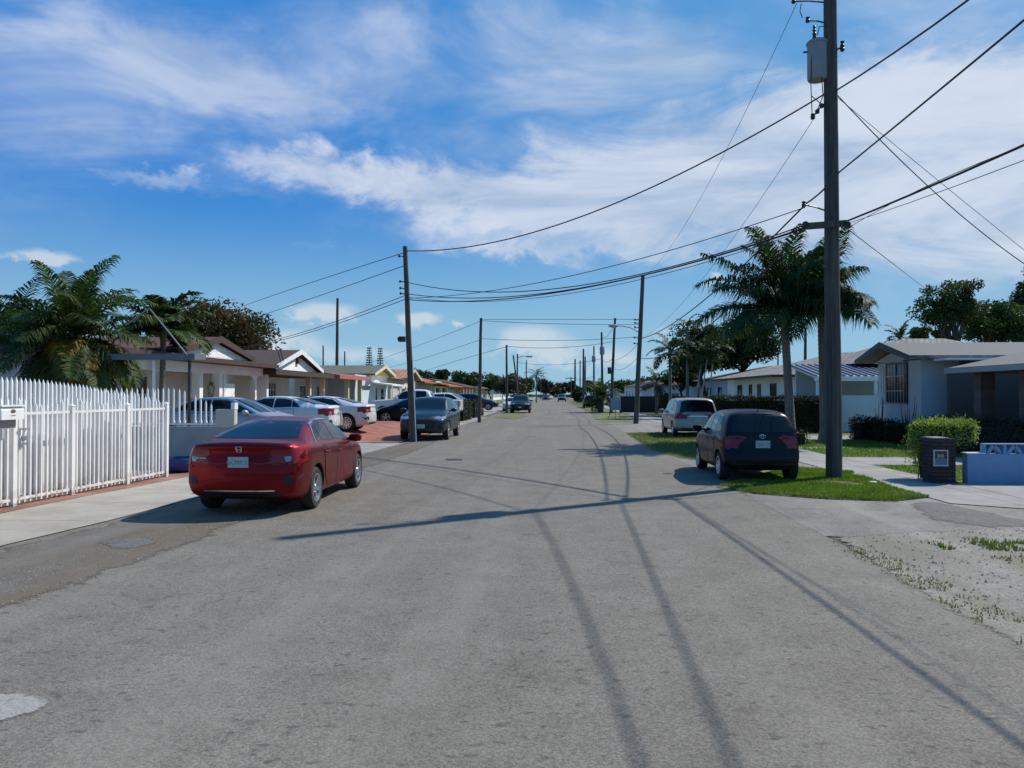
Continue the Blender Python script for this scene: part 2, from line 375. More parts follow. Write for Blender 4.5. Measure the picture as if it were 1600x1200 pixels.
def sheet(name, poly, z, mat, parent=None, amp=0.0, step=.3, seed=1, zf=None):
    pts = [(p[0], p[1]) for p in poly]
    if amp: pts = wobble(pts, amp, step, seed)
    mb = MB(); n = len(pts)
    vs, es, fs, *_ = delaunay_2d_cdt([Vector(p) for p in pts], [], [list(range(n))], 1, 1e-5)
    tri = []
    for f in fs:
        a, b, c = [vs[i] for i in f[:3]]
        tri.append(f if (b-a).cross(c-a) > 0 else f[::-1])
    mb.add([(v.x, v.y, z if zf is None else zf(v.x, v.y)) for v in vs], tri)
    o = mb.build(name, mat, parent)
    if parent is None: tag(o, kind='structure')
    return o
def soft_sheet(name, poly, z, mat, parent=None, amp=0.0, step=.3, seed=1, d=.3):
    pts = wobble([(p[0], p[1]) for p in poly], amp, step, seed) if amp else [(p[0], p[1]) for p in poly]
    n = len(pts); ar = sum(pts[i][0]*pts[(i+1) % n][1]-pts[(i+1) % n][0]*pts[i][1] for i in range(n))
    sg = 1 if ar > 0 else -1; inner = []
    for i in range(n):
        t_ = (Vector(pts[(i+1) % n])-Vector(pts[i-1])).normalized(); q = Vector(pts[i])+Vector((-t_.y, t_.x))*sg*d
        if inpoly((q.x, q.y), pts) and min((q-Vector(p)).length for p in pts[::1]) > d*.8: inner.append(q)
    vs, es, fs, *_ = delaunay_2d_cdt([Vector(p) for p in pts]+inner, [], [list(range(n))], 1, 1e-5)
    out = [Vector(p) for p in pts]
    tri = [f if (vs[f[1]]-vs[f[0]]).cross(vs[f[2]]-vs[f[0]]) > 0 else f[::-1] for f in fs]
    mb = MB(); mb.add([(v.x, v.y, z) for v in vs], tri); o = mb.build(name, mat, parent)
    at = o.data.attributes.new('rim', 'FLOAT', 'POINT')
    for i, v in enumerate(vs): at.data[i].value = min(1.0, min((v-p).length for p in out)/(d*.8))
    if parent is None: tag(o, kind='structure')
    return o
def inpoly(p, poly):
    c = False; j = len(poly)-1
    for i in range(len(poly)):
        if (poly[i][1] > p[1]) != (poly[j][1] > p[1]) and p[0] < (poly[j][0]-poly[i][0])*(p[1]-poly[i][1])/(poly[j][1]-poly[i][1])+poly[i][0]: c = not c
        j = i
    return c
def pixpoly(pts, z=0.0): return [tuple(G(x, y, z)[:2]) for x, y in pts]

# ------------------------------------------------------------------ ground, road, walks
def LE(Y):      # asphalt's left edge (against the sidewalk)
    pts = [(-30,-7.6),(0,-6.9),(8.9,-6.45),(10.5,-6.25),(22,-5.62),(27.7,-5.32),(47,-5.0),(70,-4.7),(500,-4.7)]
    for (a, b), (c, d) in zip(pts, pts[1:]):
        if Y <= c: return b+(d-b)*(Y-a)/(c-a)
    return pts[-1][1]
def YZ(x, y):   # the yards on the left stand a little above the street
    if y < 18.4: return 0.0
    k = min(1, max(0, (-6.4-x)/2.2)); return .30*k*k*(3-2*k)
mb = MB(); S_ = 1600
mb.add([(-S_,-S_,-.012),(S_,-S_,-.012),(S_,S_,-.012),(-S_,S_,-.012)], [(0,1,2,3)])
ground = tag(mb.build('ground', ground_m), kind='structure')
ys = [-30, 0, 8.9, 10.5, 22, 27.7, 47, 70, 400]
road = sheet('road', [(LE(y)-.15, y) for y in ys][::-1]+[(3.45, -30), (3.45, 3)]+[(3.45, y) for y in (6, 10, 14, 40, 400)], 0.0, road_m)
# shoulder strip with brown dirt, worn to an uneven edge
soft_sheet('road_shoulder', [tuple(G(-400,1180)[:2]), tuple(G(0,965)[:2]), tuple(G(200,892)[:2]), tuple(G(330,845)[:2]), tuple(G(430,800)[:2]), tuple(G(520,752)[:2]), tuple(G(640,712)[:2]), tuple(G(720,676)[:2]),
       (LE(40), 40), (LE(27), 27), (LE(22), 22), (LE(10.5), 10.5), (LE(8.9), 8.9), (LE(3), 3)], .004, shoulder_m, road, .10, .22, 5, .45)
soft_sheet('asphalt_patch', pixpoly([(152,848),(180,841),(232,840),(250,848),(214,858),(172,858)]), .008, darkasph_m, road, .03, .06, 3, .10)
soft_sheet('asphalt_patch', pixpoly([(-60,1085),(40,1075),(105,1093),(60,1120),(-60,1150)]), .006, worn_m, road, .05, .06, 8, .16)
sheet('storm_drain', pixpoly([(697,717),(722,717),(722,719.5),(697,719.5)]), .008, dark_m, road)
# left sidewalk and brick strip under the fence
FX = lambda Y: -8.52 + (Y-11.8)*.055
sheet('sidewalk', [(LE(y), y) for y in (-20, 0, 8.9, 10.5, 18.6)]+[(FX(18.6)-.2, 18.6), (FX(-20)-.2, -20)], .012, conc_m, None, .012, .5, 2)
sheet('brick_strip', [(FX(y)+.42+.05*math.sin(y*3), y) for y in (-10, 8, 10, 12, 14, 15.5, 17, 18.5)]+[(FX(18.5)-.25, 18.5), (FX(-10)-.25, -10)], .018, brick_m, None, .05, .25, 4)
def strips(name, x0f, x1f, y0, y1, mat, dz=0.0, nx=14, ny=14):
    """sheet that follows the rise of the yards"""
    mb = MB(); vs = []; fs = []
    for j in range(ny+1):
        y = y0+(y1-y0)*j/ny
        for i in range(nx+1):
            k = i/nx; k = k**1.8; x = x0f(y)+(x1f(y)-x0f(y))*k; vs.append((x, y, YZ(x, max(y, 19))+dz))
    for j in range(ny):
        for i in range(nx): a = j*(nx+1)+i; fs.append((a, a+nx+1, a+nx+2, a+1))
    mb.add(vs, fs); return tag(mb.build(name, mat), kind='structure')
strips('driveway', LE, lambda y: -22, 18.6, 27.6, conc2_m, .012)
strips('driveway', lambda y: LE(y)-.25, lambda y: -13, 27.6, 41, paver_m, .016)
strips('driveway', LE, lambda y: -13, 41, 58, conc2_m, .012)
strips('sidewalk', lambda y: LE(y)-.6, lambda y: -7.6, 58, 400, conc2_m, .012, 10, 30)
strips('yard', lambda y: -7.6, lambda y: -80, 58, 400, lawn_m, .010, 10, 30)
sheet('yard', [(FX(-20)-.2, -20), (FX(18.6)-.2, 18.6), (-40, 18.6), (-40, -20)][::-1], .010, conc2_m)
mb = MB(); mb.add([(-13, 27.6, .31), (-13, 58, .31), (-80, 58, .31), (-80, 18.6, .31), (-22, 18.6, .31), (-22, 27.6, .31)], [(0, 1, 2, 3, 4, 5)])
tag(mb.build('yard', lawn_m), kind='structure')
# right side
sheet('driveway', [(3.44, 9.9), (3.44, 15.5), (4.6, 14.2), (7.3, 13.3), (8.4, 12.6), (16, 9.3), (16, 8.9)][::-1], .002, apron_m, None, .04, .3, 6)
soft_sheet('driveway', pixpoly([(1405,786),(1455,781),(1530,796),(1640,818),(1640,826),(1540,826),(1440,812)]), .006, darkasph_m, None, .05, .2, 9, .35)
gravel = soft_sheet('gravel_verge', pixpoly([(1283,838),(1400,829),(1500,824),(1700,820)])+[(14, 9.6), (14, 1.5), (3.15, 1.5), (3.18, 4), (3.18, 7)], .004, gravel_m, None, .06, .18, 11, .35)
sheet('sidewalk', [(6.5, 12.9), (8.05, 11.9), (8.0, 15.9), (8.0, 400), (6.5, 400)], .014, conc2_m, None, .012, .6, 12)
sheet('driveway', [(8.0, 12.0), (14, 9.4), (14, 15.7), (8.0, 15.7)], .018, conc2_m)
sheet('lawn', [(8.0, 16.0), (30, 16.0), (30, 60), (8.0, 60)], .006, lawn_m)
sheet('path', [(8.0, 19.7), (14, 19.7), (14, 22.0), (8.0, 22.0)], .018, conc2_m)
sheet('path', [(8.0, 25.4), (13, 25.4), (13, 26.2), (8.0, 26.2)], .018, conc2_m)
sheet('driveway', [(3.44, 15.5), (6.6, 15.5), (6.6, 60), (3.44, 60)], .002, apron_m)
sheet('driveway', [(8.0, 30.5), (13, 30.5), (13, 33.2), (8.0, 33.2)], .020, conc2_m)
verge1 = pixpoly([(1120,762),(1190,742),(1235,731),(1330,738),(1368,752),(1400,764),(1452,778),(1400,784),(1300,781),(1180,772)])
verge2 = pixpoly([(978,677),(1040,676),(1100,678),(1112,700),(1110,722),(1060,716),(1018,703)])
verge3 = pixpoly([(926,651),(940,645),(985,648),(1004,656),(990,660),(940,660)])
sheet('verge', verge1, .010, verge_m, None, .05, .15, 21)
sheet('verge', verge2, .010, verge_m, None, .08, .25, 22)
sheet('verge', verge3, .010, verge_m, None, .15, .6, 23)
sheet('verge', [(3.8, 75), (6.3, 75), (6.3, 120), (4.2, 120)], .018, verge_m, None, .25, 1.2, 24)
sheet('verge', pixpoly([(772,653),(790,646),(815,646),(824,650),(805,655)]), .018, verge_m, None, .15, .6, 25)
sheet('verge', [(-4.4, 95), (-4.4, 150), (-3.2, 140), (-3.4, 100)], .018, verge_m, None, .2, 1.2, 26)
sheet('road', [(-300, 318), (-300, 326), (300, 326), (300, 318)][::-1], .004, road_m)

# grass tufts, pebbles and weeds (nobody could count them)
def inpoly(p, poly):
    c = False; j = len(poly)-1
    for i in range(len(poly)):
        if (poly[i][1] > p[1]) != (poly[j][1] > p[1]) and p[0] < (poly[j][0]-poly[i][0])*(p[1]-poly[i][1])/(poly[j][1]-poly[i][1])+poly[i][0]: c = not c
        j = i
    return c
def blades(name, poly, n, h, mat, z=.02, label=None, dens=None, seed=1):
    rr = random.Random(seed); xs = [p[0] for p in poly]; ys_ = [p[1] for p in poly]; mb = MB(); k = 0; tries = 0
    while k < n and tries < n*12:
        tries += 1; x = rr.uniform(min(xs), max(xs)); y = rr.uniform(min(ys_), max(ys_))
        if not inpoly((x, y), poly): continue
        if dens and noise.noise(Vector((x*dens[0], y*dens[0], seed)))*.5+.5 < dens[1]: continue
        k += 1; a = rr.uniform(0, 6.28); hh = h*rr.uniform(.4, 1.3); wd = .006+hh*.10; lx, ly = rr.uniform(-.5, .5)*hh, rr.uniform(-.5, .5)*hh
        mb.add([(x-math.cos(a)*wd, y-math.sin(a)*wd, z), (x+math.cos(a)*wd, y+math.sin(a)*wd, z), (x+lx, y+ly, z+hh)], [(0, 1, 2)])
    o = mb.build(name, mat); return tag(o, label, 'grass', kind='stuff')
grassleaf_m = leafmat('grass_blade', (.075, .14, .018), (.16, .24, .04), (.24, .22, .09), 1.5, .35)
weed_m = leafmat('weed_blade', (.09, .12, .03), (.17, .19, .06), (.25, .18, .10), 2.0, .3)
blades('verge_grass', verge1, 26000, .045, grassleaf_m, .02, 'short green grass on the verge around the near utility pole', (1.1, .30), 3)
blades('verge_grass', pixpoly([(1180,772),(1300,781),(1400,784),(1452,778),(1380,774),(1290,772),(1200,763),(1130,760)]), 9000, .035, weed_m, .02, 'dry brownish grass along the lower edge of the pole verge', (1.4, .35), 31)
blades('verge_grass', verge2, 12000, .045, weed_m, .02, 'dry patchy grass on the verge under the tan minivan', None, 4)
blades('lawn_grass', [(8.05, 16.1), (13, 16.1), (13, 19.6), (8.05, 19.6)], 9000, .045, grassleaf_m, .01, 'bright lawn grass beside the brick pillar', None, 5)
blades('lawn_grass', [(8.05, 22.1), (12.9, 22.1), (12.9, 29.9), (8.05, 29.9)], 12000, .06, grassleaf_m, .01, 'lawn grass before the white house with barred window', None, 6)
gp = pixpoly([(1290,842),(1400,834),(1500,829),(1640,825)])+[(9.5, 9.6), (9.5, 3), (3.45, 3), (3.45, 7)]
blades('weeds', [p for p in pixpoly([(1440,840),(1500,831),(1640,826)])]+[(9.5, 9.6), (9.5, 3), (4.3, 4.2), (4.6, 6.5)], 4200, .03, weed_m, .006, 'sparse weeds growing through the pale gravel verge', (1.9, .60), 9)
blades('weeds', [(3.32, 9.3), (3.32, 2), (3.75, 2), (3.75, 9.3)], 1500, .024, weed_m, .004, 'dry weeds fringing the edge of the asphalt at right', (3.0, .42), 19)
blades('weeds', [(4.5, 9.6), (4.5, 9.1), (9, 8.8), (9, 9.6)], 2500, .05, weed_m, .004, 'taller weeds where the gravel verge meets the driveway', (2.0, .45), 29)
def pebbles(name, poly, n, smin, smax, mat, z, label, seed):
    rr = random.Random(seed); mb = MB(); xs = [p[0] for p in poly]; ys_ = [p[1] for p in poly]; k = 0
    while k < n:
        x = rr.uniform(min(xs), max(xs)); y = rr.uniform(min(ys_), max(ys_))
        if not inpoly((x, y), poly): continue
        k += 1; s = rr.uniform(smin, smax)*rr.uniform(.5, 1); a = rr.uniform(0, 3)
        pts = [(x+s*math.cos(a+i*1.257)*rr.uniform(.7, 1.1), y+s*math.sin(a+i*1.257)*rr.uniform(.7, 1.1), z) for i in range(5)]
        top = (x+rr.uniform(-.2, .2)*s, y+rr.uniform(-.2, .2)*s, z+s*rr.uniform(.4, .8))
        mb.add(pts+[top], [(i, (i+1)%5, 5) for i in range(5)])
    return tag(mb.build(name, mat), label, 'gravel', kind='stuff')
pebble_m = leafmat('pebble', (.22, .20, .17), (.36, .33, .28), (.14, .125, .10), 3.0, 0.0)
pebbles('pebbles', gp, 3800, .007, .024, pebble_m, .01, 'loose pale stones scattered over the gravel verge', 3)
pebbles('road_grit', pixpoly([(0,960),(300,850),(500,760),(470,760),(200,845),(0,900)]), 900, .005, .016, pebble_m, .006, 'loose grit along the brown stained shoulder', 4)

# ------------------------------------------------------------------ cars
def lin(pts, x):
    if x <= pts[0][0]: return pts[0][1]
    for (a, b), (c, d) in zip(pts, pts[1:]):
        if x <= c: return b+(d-b)*(x-a)/(c-a)
    return pts[-1][1]
def car_body(sp):
    """closed lofted shell as a box-like quad grid, then subdivided; x from 0 (tail) to L (nose)"""
    X = sp['xs']; L = sp['L']; NR = 28
    vs = []
    def ring(x):
        zb, zs, zt, w_, wt = [lin(sp[k], x) for k in ('zb', 'zs', 'zt', 'w', 'wt')]
        zt = max(zt, zs+.035); side = []
        ws = w_*sp.get('shoulder', .93); h = zs-zb
        if zt-zs < .16: ws = max(ws, wt+.03)
        side = [(w_*.80, zb), (w_*.955, zb+.05), (w_*.99, zb+.32*h), (w_, zb+.66*h), (w_*.985, zs-.05), (ws+.015, zs), (ws*.985, zs+min(.045, (zt-zs)*.3))]
        k = .62 if zt-zs > .16 else .5
        side.append((ws*(1-k)*.985+wt*k+(.035 if zt-zs > .16 else 0), zs*(1-k)+(zt-.03)*k))
        side.append((wt, zt-min(.035, (zt-zs)*.4)))
        pts = []
        for i in range(7): pts.append((-w_*.80+w_*1.60*i/6, zb))
        pts += side[1:-1]                                  # 7 points right
        tw = wt
        for i in range(7):
            y = tw-2*tw*i/6; pts.append((y, zt-min(.035, (zt-zs)*.4)*abs(y/tw)**2.2))
        pts += [(-y, z) for y, z in side[1:-1]][::-1]
        return pts
    rings = [ring(x) for x in X]
    NR = len(rings[0])
    for x, rg in zip(X, rings): vs += [(x, y, z) for y, z in rg]
    fs = []
    for i in range(len(X)-1):
        for k in range(NR): fs.append((i*NR+k, (i+1)*NR+k, (i+1)*NR+(k+1) % NR, i*NR+(k+1) % NR))
    ns = (NR-14)//2                                         # side rows
    def cap(base, flip):
        rows = [[base+i for i in range(7)]]
        for j in range(ns):
            r_ = base+7+j; l_ = base+NR-1-j; row = [l_]
            for i in range(1, 6):
                a, b = Vector(vs[l_]), Vector(vs[r_]); vs.append(tuple(a.lerp(b, i/6))); row.append(len(vs)-1)
            row.append(r_); rows.append(row)
        rows.append([base+7+ns+6-i for i in range(7)])
        for a, b in zip(rows, rows[1:]):
            for i in range(6):
                f = (a[i], a[i+1], b[i+1], b[i]); fs.append(f if flip else f[::-1])
    cap(0, False); cap((len(X)-1)*NR, True)
    out = []
    for x, y, z in vs:
        W = sp['W']/2; r_ = min(1, abs(y)/W)
        fr = max(0, 1-x/sp.get('rfall', .9)); ff = max(0, 1-(L-x)/sp.get('ffall', 1.0))
        dx = fr*(sp['rcurve']*r_**3+lin(sp['rlean'], z)) - ff*(sp['fcurve']*r_**2.6+lin(sp['flean'], z))
        out.append((x+dx, y, z))
    me = bpy.data.meshes.new('b'); me.from_pydata(out, [], fs)
    bm = bmesh.new(); bm.from_mesh(me); bmesh.ops.recalc_face_normals(bm, faces=bm.faces); bm.to_mesh(me); bm.free()
    o = bpy.data.objects.new('b', me); C.objects.link(o)
    md = o.modifiers.new('s', 'SUBSURF'); md.levels = 2; md.render_levels = 2
    dg = bpy.context.evaluated_depsgraph_get(); m2 = bpy.data.meshes.new_from_object(o.evaluated_get(dg))
    bpy.data.objects.remove(o); return m2
def cut_arches(me, sp, paint):
    o = bpy.data.objects.new('b', me); C.objects.link(o); me.materials.clear(); me.materials.append(paint); me.materials.append(black_m)
    W = sp['W']/2; cu = MB(); cu.cur = 0
    for ax in sp['axles']:
        for s in (-1, 1):
            ys_ = sorted((s*(W-.30), s*(W+.3))); n = 30; r = sp['r']+.055
            poly = [(ax+r*math.cos(2*math.pi*k/n), sp['r']+.01+r*math.sin(2*math.pi*k/n)) for k in range(n)]
            cu.prism(poly, 'y', ys_[0], ys_[1])
    c = cu.build('c', black_m, fix=True); c.data.materials.clear(); c.data.materials.append(black_m)
    md = o.modifiers.new('b', 'BOOLEAN'); md.object = c; md.operation = 'DIFFERENCE'; md.solver = 'EXACT'; md.material_mode = 'TRANSFER'
    dg = bpy.context.evaluated_depsgraph_get(); m2 = bpy.data.meshes.new_from_object(o.evaluated_get(dg))
    bpy.data.objects.remove(o); bpy.data.objects.remove(c)
    m2.polygons.foreach_set('use_smooth', [True]*len(m2.polygons)); m2.set_sharp_from_angle(angle=R(38)); return m2
def patch(bvh, outline, axis, side, off, step=.07, mb=None, smooth=0, L=5):
    """a shell that follows the body under a 2D outline: axis 'y' -> (x,z) seen from the side, 'x' -> (y,z) from an end, 'z' -> (x,y) from above"""
    pts = []
    P = [Vector(p) for p in outline]
    if smooth:
        for _ in range(smooth):
            q = []
            for a, b in zip(P, P[1:]+P[:1]): q += [a.lerp(b, .22), a.lerp(b, .78)]
            P = q
    for a, b in zip(P, P[1:]+P[:1]):
        k = max(1, int((b-a).length/step)); pts += [a.lerp(b, j/k) for j in range(k)]
    n = len(pts); lo = (min(p.x for p in pts), min(p.y for p in pts)); hi = (max(p.x for p in pts), max(p.y for p in pts))
    grid = []; poly = [(p.x, p.y) for p in pts]; x = lo[0]+step*.5
    while x < hi[0]:
        y = lo[1]+step*.5
        while y < hi[1]:
            if inpoly((x, y), poly) and min((Vector((x, y))-p).length for p in pts) > step*.4: grid.append(Vector((x, y)))
            y += step
        x += step
    vs, es, fs, *_ = delaunay_2d_cdt(pts+grid, [], [list(range(n))], 1, 1e-6)
    out = []
    for v in vs:
        if axis == 'y': o_ = Vector((v.x, side*3, v.y)); d = Vector((0, -side, 0))
        elif axis == 'x': o_ = Vector((-2 if side < 0 else L+2, v.x, v.y)); d = Vector((-side, 0, 0))
        else: o_ = Vector((v.x, v.y, 4)); d = Vector((0, 0, -1))
        h = bvh.ray_cast(o_, d)
        if h[0] is None: h = bvh.find_nearest(o_+d*2.2)
        nrm = h[1] if h[1].dot(d) < 0 else -h[1]
        out.append(h[0]+nrm*off)
    mb = mb or MB(); F = []
    for f in fs:
        a, b, c = [out[i] for i in f[:3]]; nn = (b-a).cross(c-a)
        ref = {'y': Vector((0, side, 0)), 'x': Vector((side, 0, 0)), 'z': Vector((0, 0, 1))}[axis]
        F.append(f if nn.dot(ref) > 0 else f[::-1])
    return mb.add(out, F)
def ribbon(poly, wdt, closed=False):
    """outline of a thin band along a 2D polyline"""
    P = [Vector(p) for p in poly]; l, r_ = [], []
    for i, p in enumerate(P):
        t = (P[min(i+1, len(P)-1)]-P[max(i-1, 0)]).normalized(); nrm = Vector((-t.y, t.x))*wdt/2
        l.append(tuple(p+nrm)); r_.append(tuple(p-nrm))
    return l+r_[::-1]
_wheel_cache = {}
def wheel(sp, parent, x, y, s):
    key = (sp['r'], sp['rim'])
    if key not in _wheel_cache:
        r = sp['r']; rr = r*sp.get('rimk', .69); t = MB(); hw = .105
        t.lathe([(rr-.01, -hw+.01), (rr+.015, -hw), (r-.03, -hw), (r-.008, -hw+.02), (r, -hw+.04), (r, 0), (r, hw-.04), (r-.008, hw-.02), (r-.03, hw), (rr+.015, hw), (rr-.01, hw-.01)], 40, 'y')
        t.lathe([(rr-.01, -.09), (rr-.01, .09)], 40, 'y')
        m = MB(); m.cur = 0
        m.lathe([(rr, hw-.004), (rr-.022, hw), (rr-.03, hw-.015), (rr-.045, hw-.10), (rr-.06, 0)], 40, 'y')
        m.lathe([(rr-.025, hw+.001), (rr-.003, hw+.001)], 40, 'y')
        m.lathe([(0, hw-.012), (.055, hw-.015), (.075, hw-.04), (.075, hw-.07)], 20, 'y')
        n, style = sp['rim']
        for k in range(n):
            a = 2*math.pi*k/n+.3
            for da, w0, w1 in ([(-.13, .020, .013), (.13, .020, .013)] if style == 'split' else [(0, .040, .028)]):
                pr = []
                for (q, wd, h) in ((.05, w0, hw-.02), (rr-.02, w1, hw-.008)):
                    aa = a+(da if q > .1 else da*.6)
                    c_, s_ = math.cos(aa), math.sin(aa)
                    for ww, hh in ((-wd, h), (wd, h), (wd*.8, h-.035), (-wd*.8, h-.035)): pr.append((q*c_-ww*s_, hh, q*s_+ww*c_))
                m.add(pr, [(0, 4, 5, 1), (1, 5, 6, 2), (2, 6, 7, 3), (3, 7, 4, 0), (4, 7, 6, 5)])
        m.cur = 1; m.lathe([(0, .015), (rr-.02, .015)], 24, 'y'); 
        a = t.build('tyre', tyre_m, None, True, 35); b = m.build('rim', [sp.get('rimmat', rim_m), black_m], None, True, 30)
        _wheel_cache[key] = (a.data, b.data); bpy.data.objects.remove(a); bpy.data.objects.remove(b)
    ta, rb = _wheel_cache[key]
    w_ = bpy.data.objects.new('wheel', None); C.objects.link(w_); w_.parent = parent; w_.empty_display_size = .2
    w_.location = (x, y, sp['r']); w_.rotation_euler = (0, rnd.uniform(0, 6), 0) if s > 0 else (0, rnd.uniform(0, 6), math.pi)
    for nm, d in (('tyre', ta), ('rim', rb)):
        o = bpy.data.objects.new(nm, d); C.objects.link(o); o.parent = w_
    return w_
def mirror_part(sp, paint, parent, x, z, s, big=1.0):
    W = sp['W']/2*sp.get('mirk', .93); m = MB()
    prof = [(0, -.075), (.05, -.085), (.10, -.06), (.125, 0), (.10, .05), (.03, .07), (-.02, .05), (-.02, -.05)]
    vs = []; n = len(prof); ks = [(0, .55), (.03, .9), (.12, 1.0), (.19, .9), (.22, .55)]
    for yy, k in ks:
        for a, b in prof: vs.append((x+a*k*big-(.0 if yy else 0), s*(W+.04+yy*big), z+b*k*big))
    fs = [(i*n+k, i*n+(k+1) % n, (i+1)*n+(k+1) % n, (i+1)*n+k) for i in range(len(ks)-1) for k in range(n)]+[tuple(range(n))[::-1], tuple(range((len(ks)-1)*n, len(ks)*n))]
    m.add(vs, fs); m.tube([(x+.04, s*(W-.06), z-.06), (x+.03, s*(W+.06), z-.02)], .028, 8)
    return m.build('side_mirror', paint, parent, True, 60, fix=True)
_cache = {}
def text_mesh(txt, size, mat, name, parent, loc, rot, ext=.001, align='CENTER'):
    cu = bpy.data.curves.new(name, 'FONT'); cu.body = txt; cu.size = size; cu.extrude = ext; cu.align_x = align; cu.align_y = 'CENTER'
    t = bpy.data.objects.new(name, cu); C.objects.link(t); dg = bpy.context.evaluated_depsgraph_get()
    me = bpy.data.meshes.new_from_object(t.evaluated_get(dg)); bpy.data.objects.remove(t)
    me.materials.clear(); me.materials.append(mat); o = bpy.data.objects.new(name, me); C.objects.link(o)
    o.parent = parent; o.location = loc; o.rotation_euler = rot; return o
def make_car(sp, paint, loc, rz, label, cat, group, name, detail=True, plate=None, glass=None):
    glass = glass or glass_m
    key = sp['name']
    if key not in _cache:
        me = car_body(sp); bvh = BVHTree.FromPolygons([v.co.copy() for v in me.vertices], [tuple(p.vertices) for p in me.polygons])
        _cache[key] = [bvh, cut_arches(me, sp, paint)]
    bvh, bm_ = _cache[key]; L = sp['L']
    root = empty(name, (0, 0, 0), 0, label, cat, group)
    bme = bm_.copy(); bme.materials[0] = paint; body = bpy.data.objects.new('body', bme); C.objects.link(body); body.parent = root
    parts = []
    def P_(nm, outlines, mat, off=.004, step=.07, par=root, smooth=0):
        mb = MB()
        for ol, ax, sd in outlines: patch(bvh, ol, ax, sd, off, step, mb, smooth, L)
        return mb.build(nm, mat, par, True, 50)
    for ax in sp['axles']:
        for s in (-1, 1): wheel(sp, root, ax, s*(sp['W']/2-.125), s)
    P_('windshield', [(sp['windshield'], 'x', 1)], glass, .004, .07)
    P_('rear_window', [(sp['rear_glass'], 'x', -1)], glass, .004, .07)
    for s in (1, -1):
        for ol in sp['side_glass']: P_('side_window', [(ol, 'y', s)], glass, .004, .06)
        if sp.get('trim'): P_('window_trim', [(ribbon(sp['trim'], .022), 'y', s)], chrome_m, .007, .05)
        for ol, hd in sp['doors']:
            if detail:
                d0 = P_('door', [(ol, 'y', s)], paint, .0045, .10)
                ring = ol+[ol[0]]
                mb = MB()
                for a, b in zip(ring, ring[1:]): patch(bvh, ribbon([a, b], .014), 'y', s, .0035+.003, .10, mb, 0, L)
                mb.build('door_gap', black_m, d0)
                h = bvh.ray_cast(Vector((hd[0], s*3, hd[1])), Vector((0, -s, 0)))
                if h[0] is not None:
                    m = MB(); y = h[0].y+s*.022; m.tube([(hd[0]-.10, y-s*.012, hd[1]), (hd[0]-.085, y, hd[1]), (hd[0]+.085, y, hd[1]), (hd[0]+.10, y-s*.012, hd[1])], .013, 6)
                    m.build('handle', paint, d0, True)
        mirror_part(sp, sp.get('mirmat') or paint, root, sp['mirror'][0], sp['mirror'][1], s, sp.get('mirbig', 1))
        sg = lambda pl: [(a*s, b) for a, b in pl]
        P_('taillight', [(sg(pl), 'x', -1) for pl in sp['tail_r']]+[(pl, 'y', s) for pl in sp['tail_s']], redlamp_m, .007, .05)
        if sp.get('reverse'): P_('reversing_light', [(sg(sp['reverse']), 'x', -1)], clear_m, .011, .05)
        P_('headlight', [(sg(pl), 'x', 1) for pl in sp['head_f']]+[(pl, 'y', s) for pl in sp['head_s']], clear_m, .007, .05)
    if sp.get('grille'): P_('grille', [(pl, 'x', 1) for pl in sp['grille']], black_m, .006, .07)
    if sp.get('lower'): P_('lower_bumper', [(pl, 'x', -1) for pl in sp['lower']], sp.get('lowermat', black_m), .006, .07)
    if sp.get('strip'): P_('bumper_strip', [(pl, 'x', -1) for pl in sp['strip']], chrome_m, .012, .05)
    if plate:
        end, yc, zc, wd = plate[0], 0, plate[1], .152
        o_ = Vector((-2 if end < 0 else L+2, 0, zc)); h = bvh.ray_cast(o_, Vector((-end, 0, 0)))
        x = h[0].x+end*.012; m = MB(); m.cur = 0
        m.box(x-.004, x+.004, -wd, wd, zc-.078, zc+.078); m.cur = 1
        pl = m.build('license_plate', [plate_m, plategreen_m], root)
        rot = (R(90), 0, R(-90)) if end < 0 else (R(90), 0, R(90))
        text_mesh(plate[2], .088, plategreen_m, 'plate_characters', pl, (x+end*.005, 0, zc-.005), rot)
    # centre the car on its middle
    for ch in root.children:
        if ch.type == 'MESH': ch.data.transform(Matrix.Translation((-L/2, 0, 0)))
        else: ch.location.x -= L/2
        for g in ch.children:
            if ch.type == 'MESH':
                if g.name.startswith('plate_char'): g.location.x -= L/2
                elif g.type == 'MESH': g.data.transform(Matrix.Translation((-L/2, 0, 0)))
    root.location = loc; root.rotation_euler = (0, 0, R(rz)); root['_L'] = L; del root['_L']
    return root, bvh

